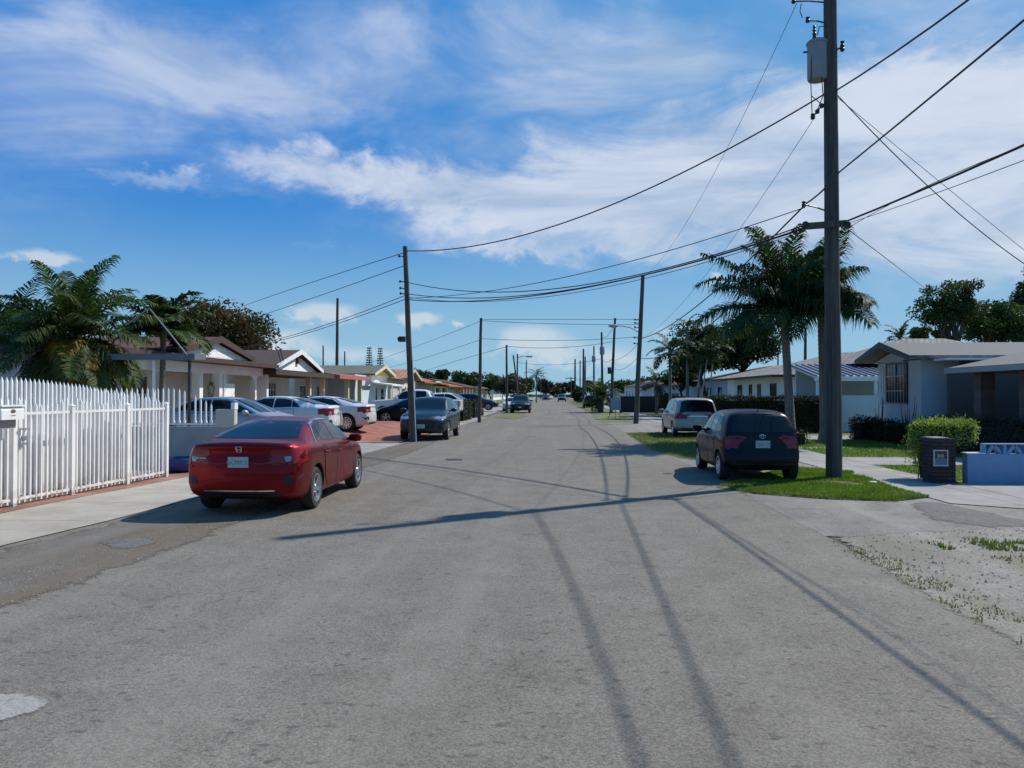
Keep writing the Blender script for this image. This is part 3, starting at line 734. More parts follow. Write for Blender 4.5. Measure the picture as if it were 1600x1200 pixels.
SEDAN = dict(name='sedan', L=4.63, W=1.80, r=.325, axles=(.98, 3.68), rim=(5, 'split'), shoulder=.93, mirk=.90,
    xs=[0, .05, .16, .34, .52, .70, .95, 1.25, 1.55, 1.85, 2.2, 2.5, 2.75, 3.0, 3.28, 3.52, 3.72, 3.95, 4.2, 4.4, 4.54, 4.63],
    zb=[(0, .30), (.3, .22), (.6, .18), (4.1, .18), (4.63, .22)],
    zs=[(0, .93), (.16, .99), (.5, 1.01), (1.5, .985), (2.6, .95), (3.5, .91), (4.1, .82), (4.5, .68), (4.63, .60)],
    zt=[(0, 1.03), (.05, 1.08), (.16, 1.105), (.34, 1.095), (.52, 1.115), (.95, 1.25), (1.25, 1.335), (1.55, 1.385), (1.85, 1.41), (2.2, 1.42), (2.5, 1.405), (2.75, 1.35), (3.0, 1.24), (3.28, 1.11), (3.52, 1.0), (3.72, .965), (4.1, .89), (4.4, .78), (4.63, .64)],
    w=[(0, .80), (.16, .86), (.5, .895), (1.2, .90), (3.6, .90), (4.2, .875), (4.5, .82), (4.63, .74)],
    wt=[(0, .72), (.3, .74), (.52, .72), (.95, .60), (1.25, .565), (1.85, .575), (2.5, .575), (3.0, .62), (3.52, .70), (4.2, .68), (4.63, .60)],
    rcurve=.20, fcurve=.34, rlean=[(.2, .10), (.38, .02), (.55, 0), (.70, .02), (.95, .07), (1.06, .03), (1.2, .0)], flean=[(.2, .10), (.45, 0), (.7, .08), (1.0, .1)],
    windshield=[(-.68, 1.00), (.68, 1.00), (.54, 1.345), (0, 1.36), (-.54, 1.345)],
    rear_glass=[(-.66, 1.125), (0, 1.118), (.66, 1.125), (.51, 1.345), (0, 1.362), (-.51, 1.345)],
    side_glass=[[(1.17, 1.035), (1.45, 1.045), (1.48, 1.27), (1.28, 1.15)], [(1.47, 1.045), (2.08, 1.02), (2.06, 1.335), (1.75, 1.325), (1.50, 1.275)], [(2.12, 1.02), (3.28, .975), (3.12, 1.06), (2.80, 1.22), (2.5, 1.32), (2.10, 1.335)]],
    trim=[(1.08, 1.02), (1.26, 1.16), (1.48, 1.30), (1.75, 1.352), (2.1, 1.365), (2.5, 1.348), (2.82, 1.245), (3.13, 1.085), (3.34, .975)],
    doors=[([(1.36, .98), (2.09, .965), (2.09, .30), (1.62, .30), (1.40, .48)], (1.52, .86)), ([(2.11, .965), (3.18, .925), (3.26, .6), (3.20, .30), (2.11, .30)], (2.28, .83))],
    mirror=(3.08, 1.0), mirmat=None,
    tail_r=[[(.42, .93), (.60, .99), (.86, .97), (.88, .80), (.82, .73), (.76, .77), (.76, .90), (.60, .90)]], tail_s=[[(.04, .98), (.34, 1.0), (.50, .965), (.32, .90), (.10, .76), (.02, .74)]],
    reverse=[(.64, .875), (.735, .88), (.73, .81), (.67, .80)],
    head_f=[[(.42, .66), (.72, .76), (.82, .74), (.80, .64), (.50, .60)]], head_s=[[(4.0, .80), (4.45, .70), (4.5, .62), (4.2, .68)]],
    grille=[[(-.5, .64), (.5, .64), (.55, .55), (-.55, .55)], [(-.55, .40), (.55, .40), (.45, .26), (-.45, .26)]],
    lower=[[(-.86, .60), (-.66, .60), (-.62, .48), (-.80, .46)], [(.86, .60), (.66, .60), (.62, .48), (.80, .46)], [(-.60, .36), (.60, .36), (.55, .27), (-.55, .27)]],
    strip=[[(-.52, .395), (.52, .395), (.52, .375), (-.52, .375)]])
HATCH = dict(name='hatch', L=3.91, W=1.70, r=.30, axles=(.62, 2.99), rim=(5, 'fat'), shoulder=.94, mirk=.93, rfall=3.0,
    xs=[0, .06, .2, .42, .7, 1.0, 1.35, 1.7, 2.05, 2.35, 2.55, 2.8, 3.0, 3.2, 3.45, 3.68, 3.82, 3.91],
    zb=[(0, .30), (.3, .22), (.6, .18), (3.5, .18), (3.91, .24)],
    zs=[(0, .95), (.5, 1.0), (2.4, .95), (3.0, .90), (3.6, .80), (3.91, .62)],
    zt=[(0, 1.44), (.06, 1.475), (.2, 1.50), (.7, 1.525), (1.35, 1.53), (1.7, 1.52), (2.05, 1.46), (2.35, 1.29), (2.55, 1.17), (2.8, 1.03), (3.0, .99), (3.45, .90), (3.82, .76), (3.91, .66)],
    w=[(0, .79), (.2, .835), (.6, .85), (2.9, .85), (3.5, .82), (3.91, .70)],
    wt=[(0, .60), (.2, .615), (.7, .62), (1.7, .61), (2.35, .63), (2.8, .68), (3.5, .66), (3.91, .58)],
    rcurve=.14, fcurve=.26, rlean=[(.2, .10), (.40, 0), (.62, 0), (.68, .07), (.95, .10), (1.50, .40)], flean=[(.2, .08), (.45, 0), (.7, .06), (1, .1)],
    windshield=[(-.64, 1.04), (.64, 1.04), (.56, 1.42), (-.56, 1.42)],
    rear_glass=[(-.62, 1.06), (0, 1.045), (.62, 1.06), (.545, 1.44), (-.545, 1.44)],
    side_glass=[[(.62, 1.06), (1.02, 1.05), (1.02, 1.43), (.78, 1.40)], [(1.06, 1.05), (1.60, 1.04), (1.58, 1.445), (1.06, 1.435)], [(1.65, 1.04), (2.62, 1.0), (2.35, 1.19), (2.05, 1.38), (1.63, 1.445)]],
    trim=None, doors=[([(.96, 1.0), (1.61, .985), (1.61, .28), (1.15, .28), (.98, .5)], (1.12, .86)), ([(1.64, .985), (2.55, .95), (2.60, .28), (1.64, .28)], (1.80, .84))],
    mirror=(2.42, 1.06), mirmat=None,
    tail_r=[[(.73, .96), (.82, .975), (.84, .74), (.74, .72)]], tail_s=[[(.08, .98), (.20, .97), (.22, .84), (.16, .72), (.04, .72)]],
    head_f=[[(.45, .70), (.72, .78), (.76, .62), (.48, .58)]], head_s=[[(3.45, .80), (3.75, .72), (3.78, .60), (3.5, .64)]],
    grille=[[(-.4, .68), (.4, .68), (.4, .58), (-.4, .58)], [(-.5, .40), (.5, .40), (.4, .28), (-.4, .28)]],
    lower=[[(-.7, .40), (.7, .40), (.65, .27), (-.65, .27)]], strip=None)
SUV = dict(name='suv', L=4.72, W=1.90, r=.36, axles=(.92, 3.72), rim=(5, 'split'), shoulder=.93, mirk=.92, rfall=2.4,
    xs=[0, .06, .2, .45, .8, 1.15, 1.5, 1.9, 2.3, 2.6, 2.85, 3.1, 3.35, 3.6, 3.9, 4.2, 4.45, 4.62, 4.72],
    zb=[(0, .40), (.3, .30), (.6, .26), (4.2, .26), (4.72, .32)],
    zs=[(0, 1.03), (.5, 1.08), (2.5, 1.04), (3.5, 1.02), (4.2, .95), (4.6, .82), (4.72, .74)],
    zt=[(0, 1.50), (.06, 1.54), (.2, 1.58), (.8, 1.65), (1.5, 1.68), (2.3, 1.67), (2.6, 1.60), (2.85, 1.47), (3.1, 1.32), (3.35, 1.18), (3.6, 1.13), (3.9, 1.09), (4.2, 1.03), (4.45, .95), (4.62, .86), (4.72, .80)],
    w=[(0, .86), (.2, .925), (.6, .95), (3.6, .95), (4.2, .93), (4.55, .88), (4.72, .80)],
    wt=[(0, .62), (.2, .64), (.8, .665), (1.9, .67), (2.6, .655), (3.1, .69), (3.6, .76), (4.3, .75), (4.72, .66)],
    rcurve=.16, fcurve=.26, rlean=[(.2, .12), (.5, 0), (.8, .02), (1.05, .07), (1.6, .36)], flean=[(.25, .10), (.5, 0), (.8, .03), (1.1, .08)],
    windshield=[(-.73, 1.17), (.73, 1.17), (.61, 1.585), (0, 1.60), (-.61, 1.585)],
    rear_glass=[(-.68, 1.14), (.68, 1.14), (.58, 1.54), (-.58, 1.54)],
    side_glass=[[(.62, 1.16), (1.10, 1.14), (1.10, 1.52), (.90, 1.47)], [(1.14, 1.14), (1.95, 1.125), (1.93, 1.565), (1.14, 1.53)], [(2.0, 1.125), (3.18, 1.10), (2.85, 1.32), (2.58, 1.49), (2.3, 1.565), (1.98, 1.57)]],
    trim=None, doors=[([(1.06, 1.09), (1.96, 1.07), (1.96, .42), (1.45, .42), (1.22, .6)], (1.25, .97)), ([(2.0, 1.07), (3.1, 1.04), (3.2, .42), (2.0, .42)], (2.2, .95))],
    mirror=(2.98, 1.16), mirmat=None,
    tail_r=[[(.55, 1.02), (.86, 1.04), (.90, .84), (.62, .86)]], tail_s=[[(.06, 1.04), (.40, 1.03), (.34, .90), (.03, .84)]],
    head_f=[[(.56, .86), (.80, .93), (.88, .90), (.88, .84), (.60, .81)]], head_s=[[(4.30, .94), (4.5, .89), (4.55, .83), (4.36, .87)]],
    grille=[[(-.50, .89), (.50, .89), (.58, .70), (.46, .46), (-.46, .46), (-.58, .70)], [(-.86, .62), (-.66, .62), (-.62, .46), (-.80, .46)], [(.86, .62), (.66, .62), (.62, .46), (.80, .46)]],
    lower=[[(-.78, .56), (.78, .56), (.72, .40), (-.72, .40)]], strip=None)
VAN = dict(name='van', L=5.10, W=1.96, r=.34, axles=(1.0, 4.05), rim=(5, 'fat'), shoulder=.94, mirk=.93, rfall=3.5,
    xs=[0, .06, .2, .45, .9, 1.4, 1.9, 2.4, 2.9, 3.25, 3.55, 3.85, 4.1, 4.35, 4.65, 4.9, 5.03, 5.10],
    zb=[(0, .34), (.3, .26), (.6, .22), (4.6, .22), (5.1, .28)],
    zs=[(0, 1.05), (.5, 1.08), (3.5, 1.02), (4.2, .98), (4.8, .85), (5.1, .66)],
    zt=[(0, 1.64), (.06, 1.685), (.2, 1.71), (.9, 1.745), (1.9, 1.75), (2.9, 1.73), (3.25, 1.66), (3.55, 1.48), (3.85, 1.30), (4.1, 1.15), (4.35, 1.06), (4.9, .90), (5.1, .72)],
    w=[(0, .92), (.2, .965), (.6, .98), (4.2, .98), (4.8, .94), (5.1, .80)],
    wt=[(0, .70), (.2, .725), (.9, .74), (2.9, .73), (3.55, .74), (4.1, .80), (4.8, .76), (5.1, .62)],
    rcurve=.14, fcurve=.30, rlean=[(.2, .08), (.42, 0), (.66, 0), (.72, .05), (1.0, .08), (1.72, .34)], flean=[(.2, .08), (.45, 0), (.8, .08), (1.1, .1)],
    windshield=[(-.76, 1.12), (.76, 1.12), (.66, 1.64), (-.66, 1.64)],
    rear_glass=[(-.76, 1.12), (.76, 1.12), (.65, 1.64), (-.65, 1.64)],
    side_glass=[[(.40, 1.14), (1.42, 1.13), (1.42, 1.64), (.52, 1.62)], [(1.47, 1.13), (2.45, 1.12), (2.45, 1.65), (1.47, 1.64)], [(2.51, 1.12), (3.72, 1.08), (3.50, 1.34), (3.2, 1.58), (2.51, 1.64)]],
    trim=None, doors=[([(1.44, 1.08), (2.47, 1.07), (2.47, .34), (1.44, .34)], (2.3, .95)), ([(2.51, 1.07), (3.75, 1.03), (3.6, .34), (2.51, .34)], (2.7, .93))],
    mirror=(3.62, 1.12), mirmat=None,
    tail_r=[[(.84, 1.10), (.93, 1.10), (.95, .80), (.84, .80)]], tail_s=[[(.10, 1.12), (.20, 1.12), (.20, .80), (.08, .80)]],
    head_f=[[(.5, .78), (.82, .88), (.88, .70), (.55, .64)]], head_s=[[(4.6, .88), (4.95, .78), (4.98, .66), (4.7, .7)]],
    grille=[[(-.45, .78), (.45, .78), (.4, .56), (-.4, .56)]], lower=[[(-.8, .42), (.8, .42), (.75, .33), (-.75, .33)]], strip=[[(-.45, .945), (.45, .945), (.45, .915), (-.45, .915)]])
PICKUP = dict(name='pickup', L=5.85, W=2.03, r=.40, axles=(1.15, 4.85), rim=(6, 'fat'), shoulder=.94, mirk=.93, rfall=.5,
    xs=[0, .05, .2, .6, 1.2, 1.75, 1.90, 1.98, 2.3, 2.8, 3.3, 3.7, 3.95, 4.2, 4.45, 4.7, 5.0, 5.4, 5.7, 5.80, 5.85],
    zb=[(0, .50), (.3, .42), (5.3, .42), (5.85, .46)],
    zs=[(0, 1.20), (1.9, 1.22), (4.4, 1.22), (5.4, 1.17), (5.75, 1.08), (5.85, 1.0)],
    zt=[(0, 1.24), (1.75, 1.25), (1.86, 1.30), (1.92, 1.70), (2.05, 1.86), (2.4, 1.90), (3.3, 1.90), (3.7, 1.80), (3.95, 1.62), (4.2, 1.42), (4.45, 1.29), (4.7, 1.27), (5.4, 1.22), (5.7, 1.15), (5.85, 1.04)],
    w=[(0, .96), (.2, 1.0), (5.2, 1.01), (5.7, .97), (5.85, .90)],
    wt=[(0, .86), (1.75, .86), (1.95, .72), (2.3, .70), (3.3, .70), (4.0, .74), (4.5, .84), (5.4, .84), (5.85, .76)],
    rcurve=.04, fcurve=.12, rlean=[(0, 0), (2, 0)], flean=[(.3, .06), (.6, 0), (2, 0)],
    windshield=[(-.76, 1.30), (.76, 1.30), (.65, 1.80), (-.65, 1.80)], rear_glass=[(-.60, 1.36), (.60, 1.36), (.58, 1.76), (-.58, 1.76)],
    side_glass=[[(2.12, 1.30), (2.82, 1.29), (2.82, 1.79), (2.18, 1.78)], [(2.88, 1.29), (4.1, 1.27), (3.9, 1.48), (3.65, 1.72), (3.4, 1.79), (2.88, 1.79)]],
    trim=None, doors=[([(2.02, 1.22), (2.84, 1.22), (2.84, .55), (2.02, .55)], (2.15, 1.08)), ([(2.88, 1.22), (4.05, 1.21), (4.1, .55), (2.88, .55)], (3.0, 1.08))],
    mirror=(3.92, 1.34), mirmat=None, mirbig=1.3,
    tail_r=[[(.84, 1.16), (.97, 1.16), (.97, .82), (.84, .82)]], tail_s=[[(.02, 1.16), (.14, 1.16), (.14, .84), (.02, .84)]],
    head_f=[[(.60, 1.02), (.92, 1.06), (.94, .84), (.62, .82)]], head_s=[[(5.55, 1.06), (5.78, 1.02), (5.78, .86), (5.6, .88)]],
    grille=[[(-.56, 1.02), (.56, 1.02), (.54, .72), (-.54, .72)]], lower=[[(-.9, .60), (.9, .60), (.88, .50), (-.88, .50)]], strip=None)
def paintmat(name, col, metal=.35, rough=.32, dust=.0, coat=.6):
    m, t, b = bsdf(name); tc = t.node('ShaderNodeTexCoord'); n = t.noise(tc.outputs['Object'], 2.5, 5, .6)
    fl = t.noise(tc.outputs['Object'], 900, 1, .5)
    c = t.mix(t.ss(fl, .3, .7, 0, .12), col, tuple(min(1, v*1.5+.02) for v in col))
    sp = t.node('ShaderNodeSeparateXYZ'); t.l.new(tc.outputs['Object'], sp.inputs[0])
    dz = t.m('MULTIPLY', t.ss(sp.outputs[2], .75, .2, 0, 1), t.ss(n, .35, .65, .2, .75))
    c = t.mix(t.m('MULTIPLY', dz, max(0, .16+dust)), c, (.16, .145, .12))
    t.l.new(c, b.inputs['Base Color']); b.inputs['Metallic'].default_value = metal
    t.l.new(t.m('ADD', t.ss(n, .3, .7, rough-.04, rough+.08), t.m('MULTIPLY', dz, .3)), b.inputs['Roughness'])
    b.inputs['Coat Weight'].default_value = coat; b.inputs['Coat Roughness'].default_value = .04; b.inputs['Specular IOR Level'].default_value = .35
    return m
red_p = paintmat('paint_red', (.205, .002, .005), .85, .34, -.13, .25)
black_p = paintmat('paint_black', (.012, .012, .014), .85, .34, -.1, .2)
hatch_p = paintmat('paint_dark_plum', (.014, .013, .016), .85, .36, -.12, .18)
teal_p = paintmat('paint_slate_teal', (.030, .052, .065), .85, .34, -.08, .25)
silver_p = paintmat('paint_silver', (.30, .31, .33), .4, .4)
whitecar_p = paintmat('paint_white', (.60, .60, .60), .05, .42)
tan_p = paintmat('paint_tan', (.34, .315, .27), .55, .38)
navy_p = paintmat('paint_navy', (.02, .035, .08), .4, .34)

def place(Yc, X, z=0.0): return (X, Yc, z)
# red sedan in front of everything on the left; rear axle about 12 m away, tail to the camera
red, rbvh = make_car(SEDAN, red_p, (-4.58, 13.25, 0), 90.6, 'glossy red four door sedan parked on the shoulder beside the white picket fence', 'car', 'parked cars', 'parked_car', plate=(-1, .80, 'GCMP 31'))
# chrome badge on the boot lid: an H in a rounded frame
def on_rear(bvh, y, z, L, off=.012):
    h = bvh.ray_cast(Vector((-2, y, z)), Vector((1, 0, 0))); return Vector((h[0].x-off-L/2, y, z))
bd = MB(); H = [(-.032, .030), (-.022, -.030)]
def seg(mb, bvh, L, pts, r=.006): mb.tube([on_rear(bvh, y, z, L) for y, z in pts], r, 6)
seg(bd, rbvh, 4.63, [(-.030, 1.012), (-.020, .955)], .007); seg(bd, rbvh, 4.63, [(.030, 1.012), (.020, .955)], .007); seg(bd, rbvh, 4.63, [(-.022, .98), (.022, .98)], .006)
fr = [(-.042, 1.022), (.042, 1.022), (.046, 1.01), (.034, .950), (.026, .942), (-.026, .942), (-.034, .950), (-.046, 1.01), (-.042, 1.022)]
seg(bd, rbvh, 4.63, fr, .0035); bd.build('badge', chrome_m, red, True)
bd = MB(); 
for a, b in ((.50, .53), (.54, .56), (.57, .60), (.61, .625), (.635, .66)): seg(bd, rbvh, 4.63, [(a, .855), (b, .855)], .008)
bd.build('badge', chrome_m, red, True)
# dark hatchback on the right verge
hat, hbvh = make_car(HATCH, hatch_p, (4.26, 17.55, .015), 90, 'dark plum compact hatchback parked half on the grass beside the near utility pole', 'car', 'parked cars', 'parked_car', plate=(-1, .80, 'I GRY 20'))
bd = MB(); ov = lambda rx, rz_, cz=.965, cy=0: [(cy+rx*math.cos(k*math.pi/10), cz+rz_*math.sin(k*math.pi/10)) for k in range(21)]
for q in (ov(.065, .042), ov(.022, .040), ov(.048, .014, .985)): seg(bd, hbvh, 3.91, q, .004)
bd.build('badge', chrome_m, hat, True)
h_ = hbvh.ray_cast(Vector((1.55, .25, 4)), Vector((0, 0, -1))); an = MB(); an.tube([(.5-1.96, 0, 1.50), (.35-1.96, 0, 1.60)], .006, 5); an.lathe([(.02, 1.49), (.012, 1.52)], 8, 'z', (.5-1.96, 0, 0)); an.build('antenna', black_m, hat)
van, _ = make_car(VAN, tan_p, (5.95, 34.0, .01), 90, 'tan minivan parked on the dry verge beside the dark hedge', 'minivan', 'parked cars', 'parked_minivan', plate=(-1, .78, 'EBX 72'))
van.scale = (.93, .93, .93); hat.scale = (.95, .95, .95)
suv, _ = make_car(SUV, teal_p, (-4.92, 31.25, 0), -90.8, 'slate blue crossover facing the camera right behind the leaning utility pole', 'car', 'parked cars', 'parked_car', plate=(1, .56, 'KJD 14'))
make_car(SEDAN, silver_p, (-8.95, 21.0, .30), 0, 'silver grey sedan in the driveway behind the low fenced wall, nose to the street', 'car', 'parked cars', 'parked_car', detail=True)
make_car(SEDAN, whitecar_p, (-9.72, 26.6, .30), 180, 'white sedan with red taillights showing, first of two backed toward the paver driveway', 'car', 'parked cars', 'parked_car', plate=(-1, .80, 'LQR 50'))
INF = dict(SEDAN); INF['rim'] = (10, 'fat'); INF['name'] = 'sedan_b'; INF['side_glass'] = [[(1.15, 1.03), (3.28, .975), (3.0, 1.12), (2.5, 1.32), (2.0, 1.34), (1.6, 1.29)]]; INF['r'] = .345
make_car(INF, whitecar_p, (-9.55, 31.2, .28), 180, 'white sedan with many spoke wheel and dark one piece side glass on the red pavers', 'car', 'parked cars', 'parked_car')
make_car(PICKUP, whitecar_p, (-8.6, 48.5, .18), 180, 'white pickup truck standing crosswise behind the black sedan', 'pickup truck', 'parked cars', 'parked_pickup', detail=False)
make_car(SEDAN, black_p, (-7.7, 42.5, .16), 180, 'black sedan standing crosswise in front of the white pickup truck', 'car', 'parked cars', 'parked_car', detail=False)
make_car(SEDAN, navy_p, (-11.6, 36.5, .30), 180, 'dark sedan of which only the roof shows between the white sedans', 'car', 'parked cars', 'parked_car', detail=False)
make_car(SUV, whitecar_p, (-8.2, 62, .2), 0, 'white crossover with black glass behind the dark clipped hedges', 'car', 'parked cars', 'parked_car', detail=False)
make_car(SUV, black_p, (-8.6, 67, .2), 0, 'black crossover just beyond the white crossover by the hedges', 'car', 'parked cars', 'parked_car', detail=False)
make_car(SUV, navy_p, (-7.6, 76, .15), 0, 'navy blue crossover in the driveway past the second clipped hedge', 'car', 'parked cars', 'parked_car', detail=False)
s5, _ = make_car(SUV, black_p, (-2.9, 72.5, 0), -90, 'black sport utility vehicle facing the camera on the left edge of the street', 'car', 'parked cars', 'parked_car', detail=False, plate=(1, .56, 'HNV 88'))
make_car(SEDAN, whitecar_p, (-4.15, 80, 0), -90, 'white sedan half hidden behind the black sport utility vehicle', 'car', 'parked cars', 'parked_car', detail=False)
make_car(SUV, navy_p, (2.3, 175, 0), -90, 'dark vehicle driving toward the camera far down the street', 'car', 'far cars', 'distant_car', detail=False)
make_car(SEDAN, black_p, (-1.6, 205, 0), -90, 'dark sedan parked far down the left edge of the street', 'car', 'far cars', 'distant_car', detail=False)
make_car(SEDAN, whitecar_p, (-.6, 225, 0), -90, 'white sedan parked farthest down the left edge of the street', 'car', 'far cars', 'distant_car', detail=False)
make_car(SUV, black_p, (4.9, 98, 0), 90, 'black vehicle parked by the short date palm on the right verge', 'car', 'parked cars', 'parked_car', detail=False)

# ------------------------------------------------------------------ fences and walls on the left
def rusty():
    m, t, b = bsdf('fence_paint'); tc = t.node('ShaderNodeTexCoord'); sp = t.node('ShaderNodeSeparateXYZ'); t.l.new(tc.outputs['Object'], sp.inputs[0])
    n = t.noise(tc.outputs['Object'], 9, 5, .65); n2 = t.noise(tc.outputs['Object'], 2.2, 4, .6)
    c = t.mix(t.ss(n2, .35, .7), (.80, .79, .77), (.70, .69, .66))
    g = t.m('MULTIPLY', t.ss(sp.outputs[2], .35, .04), t.ss(n, .42, .62)); c = t.mix(t.m('MULTIPLY', g, .7), c, (.24, .15, .09))
    c = t.mix(t.m('MULTIPLY', t.ss(n, .66, .74), .5), c, (.34, .24, .17)); t.l.new(c, b.inputs['Base Color']); b.inputs['Roughness'].default_value = .5; return m
fence_m = rusty()
def picket(mb, x, y, z0, z1, wd=.036):
    h = wd/2
    mb.box(x-h, x+h, y-h, y+h, z0, z1-.05)
    mb.add([(x-h, y-h, z1-.05), (x+h, y-h, z1-.05), (x+h, y+h, z1-.05), (x-h, y+h, z1-.05), (x, y, z1+.03)], [(0, 1, 4), (1, 2, 4), (2, 3, 4), (3, 0, 4)])
fence = empty('picket_fence', (FX(13), 13, 0), 0, 'white metal picket fence with scalloped tops along the left sidewalk', 'fence')
def local(mb, root):
    mb.v = [tuple(Vector(v)-root.location) for v in mb.v]; return mb
posts = [3.2, 5.4, 7.7, 9.9, G(45, 793)[1], G(125, 775)[1], G(208, 758)[1], G(262, 746)[1]]
for y in posts:
    mb = MB(); x = FX(y); mb.box(x-.045, x+.045, y-.045, y+.045, 0, 1.58); mb.add([(x-.055, y-.055, 1.58), (x+.055, y-.055, 1.58), (x+.055, y+.055, 1.58), (x-.055, y+.055, 1.58), (x, y, 1.63)], [(0, 1, 4), (1, 2, 4), (2, 3, 4), (3, 0, 4), (0, 3, 2, 1)])
    local(mb, fence).build('post', fence_m, fence)
for i, (a, b) in enumerate(zip(posts, posts[1:])):
    mb = MB(); n = max(4, int((b-a)/.118))
    for z in (.12, 1.48):
        mb.v += []; k = .02
        x0, x1 = FX(a+.045), FX(b-.045)
        mb.prism([(x0-k, a+.045), (x0+k, a+.045), (x1+k, b-.045), (x1-k, b-.045)], 'z', z-.022, z+.022)
    for j in range(1, n):
        t = j/n; y = a+(b-a)*t; top = 1.60+.17*(2*abs(t-.5))**1.6 if i < 6 else 1.86-.26*t
        picket(mb, FX(y)+rnd.uniform(-.004, .004), y+rnd.uniform(-.008, .008), .05, top+rnd.uniform(-.006, .006))
    local(mb, fence).build('picket_panel', fence_m, fence)
# sliding gate with tall pickets right behind the fence
gate = empty('sliding_gate', (FX(12)-.42, 12, 0), 0, 'tall white picket gate standing right behind the lower picket fence', 'gate')
gy0, gy1 = 7.2, 15.4
mb = MB(); n = int((gy1-gy0)/.105)
for j in range(n+1):
    y = gy0+(gy1-gy0)*j/n; picket(mb, FX(y)-.42, y, .10, 2.0+.05*math.sin(math.pi*(y-11)/2.3)+rnd.uniform(-.006, .006)-.18*max(0, y-14)/1.4, .04)
local(mb, gate).build('picket_panel', fence_m, gate)
mb = MB()
for z in (.14, 1.55, 1.05):
    x0, x1 = FX(gy0)-.42, FX(gy1)-.42; mb.prism([(x0-.065, gy0), (x0-.025, gy0), (x1-.025, gy1), (x1-.065, gy1)], 'z', z-.025, z+.025)
local(mb, gate).build('rail', fence_m, gate)
mb = MB(); y = posts[4]+.16; x = FX(y)+.04
mb.box(x-.01, x+.05, y-.10, y+.10, 1.22, 1.25); mb.box(x-.01, x+.04, y-.08, y+.05, .98, 1.01); mb.tube([(x+.03, y-.02, 1.18), (x+.04, y-.05, 1.10), (x+.03, y-.05, 1.04)], .018, 6); mb.box(x, x+.045, y-.04, y+.02, 1.05, 1.12)
o = mb.build('gate_latch', steel_m); tag(o, 'grey latch and padlock bolted beside the fence post next to the white mailbox', 'latch')
# pale shed wall and tarpaulin in the yard: what shows between the pickets
y_ = 12.0
tarp = MB(); pts = []
for i in range(60):
    yy = 6.5+i*.155; xx = FX(yy)-.56+.03*math.sin(i*1.3); pts.append((xx, yy))
for i in range(59):
    (x0, y0), (x1, y1) = pts[i], pts[i+1]; tarp.add([(x0, y0, .05), (x1, y1, .05), (x1, y1, 1.50), (x0, y0, 1.50)], [(0, 1, 2, 3)])
tarp_m = M('tarp_pale', (.70, .73, .80), .7, noise_amt=.12, nscale=2)
m_ = tarp.build('tarpaulin', tarp_m, None, True, 80); sol = m_.modifiers.new('s', 'SOLIDIFY'); sol.thickness = .01
tag(m_, 'pale bluish tarpaulin hung behind the white picket gate', 'tarpaulin')
# mailbox
mbx = empty('mailbox', tuple(G(20, 800)), 0, 'white wall mailbox with a brown oval emblem on the picket fence', 'mailbox')
by = G(45, 793)[1]-.33; bx = FX(by)+.14; mb = MB(); L0 = mbx.location
prof = [(-.10, 1.40), (.12, 1.40), (.12, 1.545), (.08, 1.60), (-.10, 1.60)]
q = MB(); q.prism(prof, 'y', -.25, .25); 
def shift(mb, d): mb.v = [(a+d[0], b+d[1], c+d[2]) for a, b, c in mb.v]; return mb
shift(q, (bx-L0.x, by-L0.y, 0)).build('box', white_m, mbx)
q = MB(); q.box(-.105, .13, -.26, .26, 1.60, 1.622); shift(q, (bx-L0.x, by-L0.y, 0)).build('lid', white_m, mbx)
em_m = M('emblem_brown', (.22, .15, .06), .4, .4)
q = MB(); vs = [(.124, .055*math.cos(k*.3307), 1.53+.030*math.sin(k*.3307)) for k in range(19)]; q.add(vs+[(x-.006, y, z) for x, y, z in vs], [tuple(range(19))]+[(k, (k+1) % 19, 19+(k+1) % 19, 19+k) for k in range(19)])
q.box(.1205, .1225, -.055, .055, 1.455, 1.466); shift(q, (bx-L0.x, by-L0.y, 0)).build('emblem', em_m, mbx)
q = MB(); q.box(-.10, .02, -.20, .20, 1.26, 1.395); shift(q, (bx-L0.x, by-L0.y, 0)).build('bracket', grey_m, mbx)
# low property wall with pickets, square to the street
wy = G(268, 731)[1]
wl = empty('boundary_wall', (-8.6, wy, 0), 0, 'grey masonry boundary wall with spaced white pickets beside the red sedan', 'wall')
mb = MB(); mb.box(-4.4, .0, -.08, .08, -.02, 1.00); mb.build('wall', grey_m, wl)
mb = MB(); mb.box(-.0, 1.05, -.081, .081, -.02, 1.0); mb.build('wall', grey_m, wl)
mb = MB()
xs_ = [A(p, 640, wy)[0]+8.6 for p in (271, 280, 288, 305, 313.6, 321.6, 330)]
tops = [1.92, 1.90, 1.86, 1.74, 1.67, 1.62, 1.54]
for x, tz in zip(xs_, tops):
    picket(mb, x, 0, 1.03, tz, .035); mb.box(x-.03, x+.03, -.03, .03, 1.10, 1.14)
for x in [xs_[0]-.13*k for k in range(1, 24)]: picket(mb, x, 0, 1.03, 1.92, .035)
for z in (1.06,): mb.box(xs_[0]-3.2, .98, -.02, .02, z-.02, z+.02)
mb.build('pickets', white_m, wl)
mb = MB(); mb.box(.52, .98, -.09, .09, .99, 1.42); mb.build('wall_end_pier', beige_m, wl)
mb = MB(); mb.box(.90, .99, -.10, .10, 1.42, 1.58); mb.build('post_cap', white_m, wl)
mb = MB()
mb.lathe([(0, .02), (.33, .03), (.42, .10), (.45, .28), (.43, .34), (.40, .34), (.38, .20), (0, .12)], 28, 'z', (0, 0, 0))
bp_ = M('blue_plastic', (.02, .035, .16), .4)
o = mb.build('basin', bp_, None, True, 50, loc=(G(286, 737)[0], G(286, 737)[1]-.15, .0)); tag(o, 'dark blue plastic basin at the foot of the grey boundary wall', 'basin')
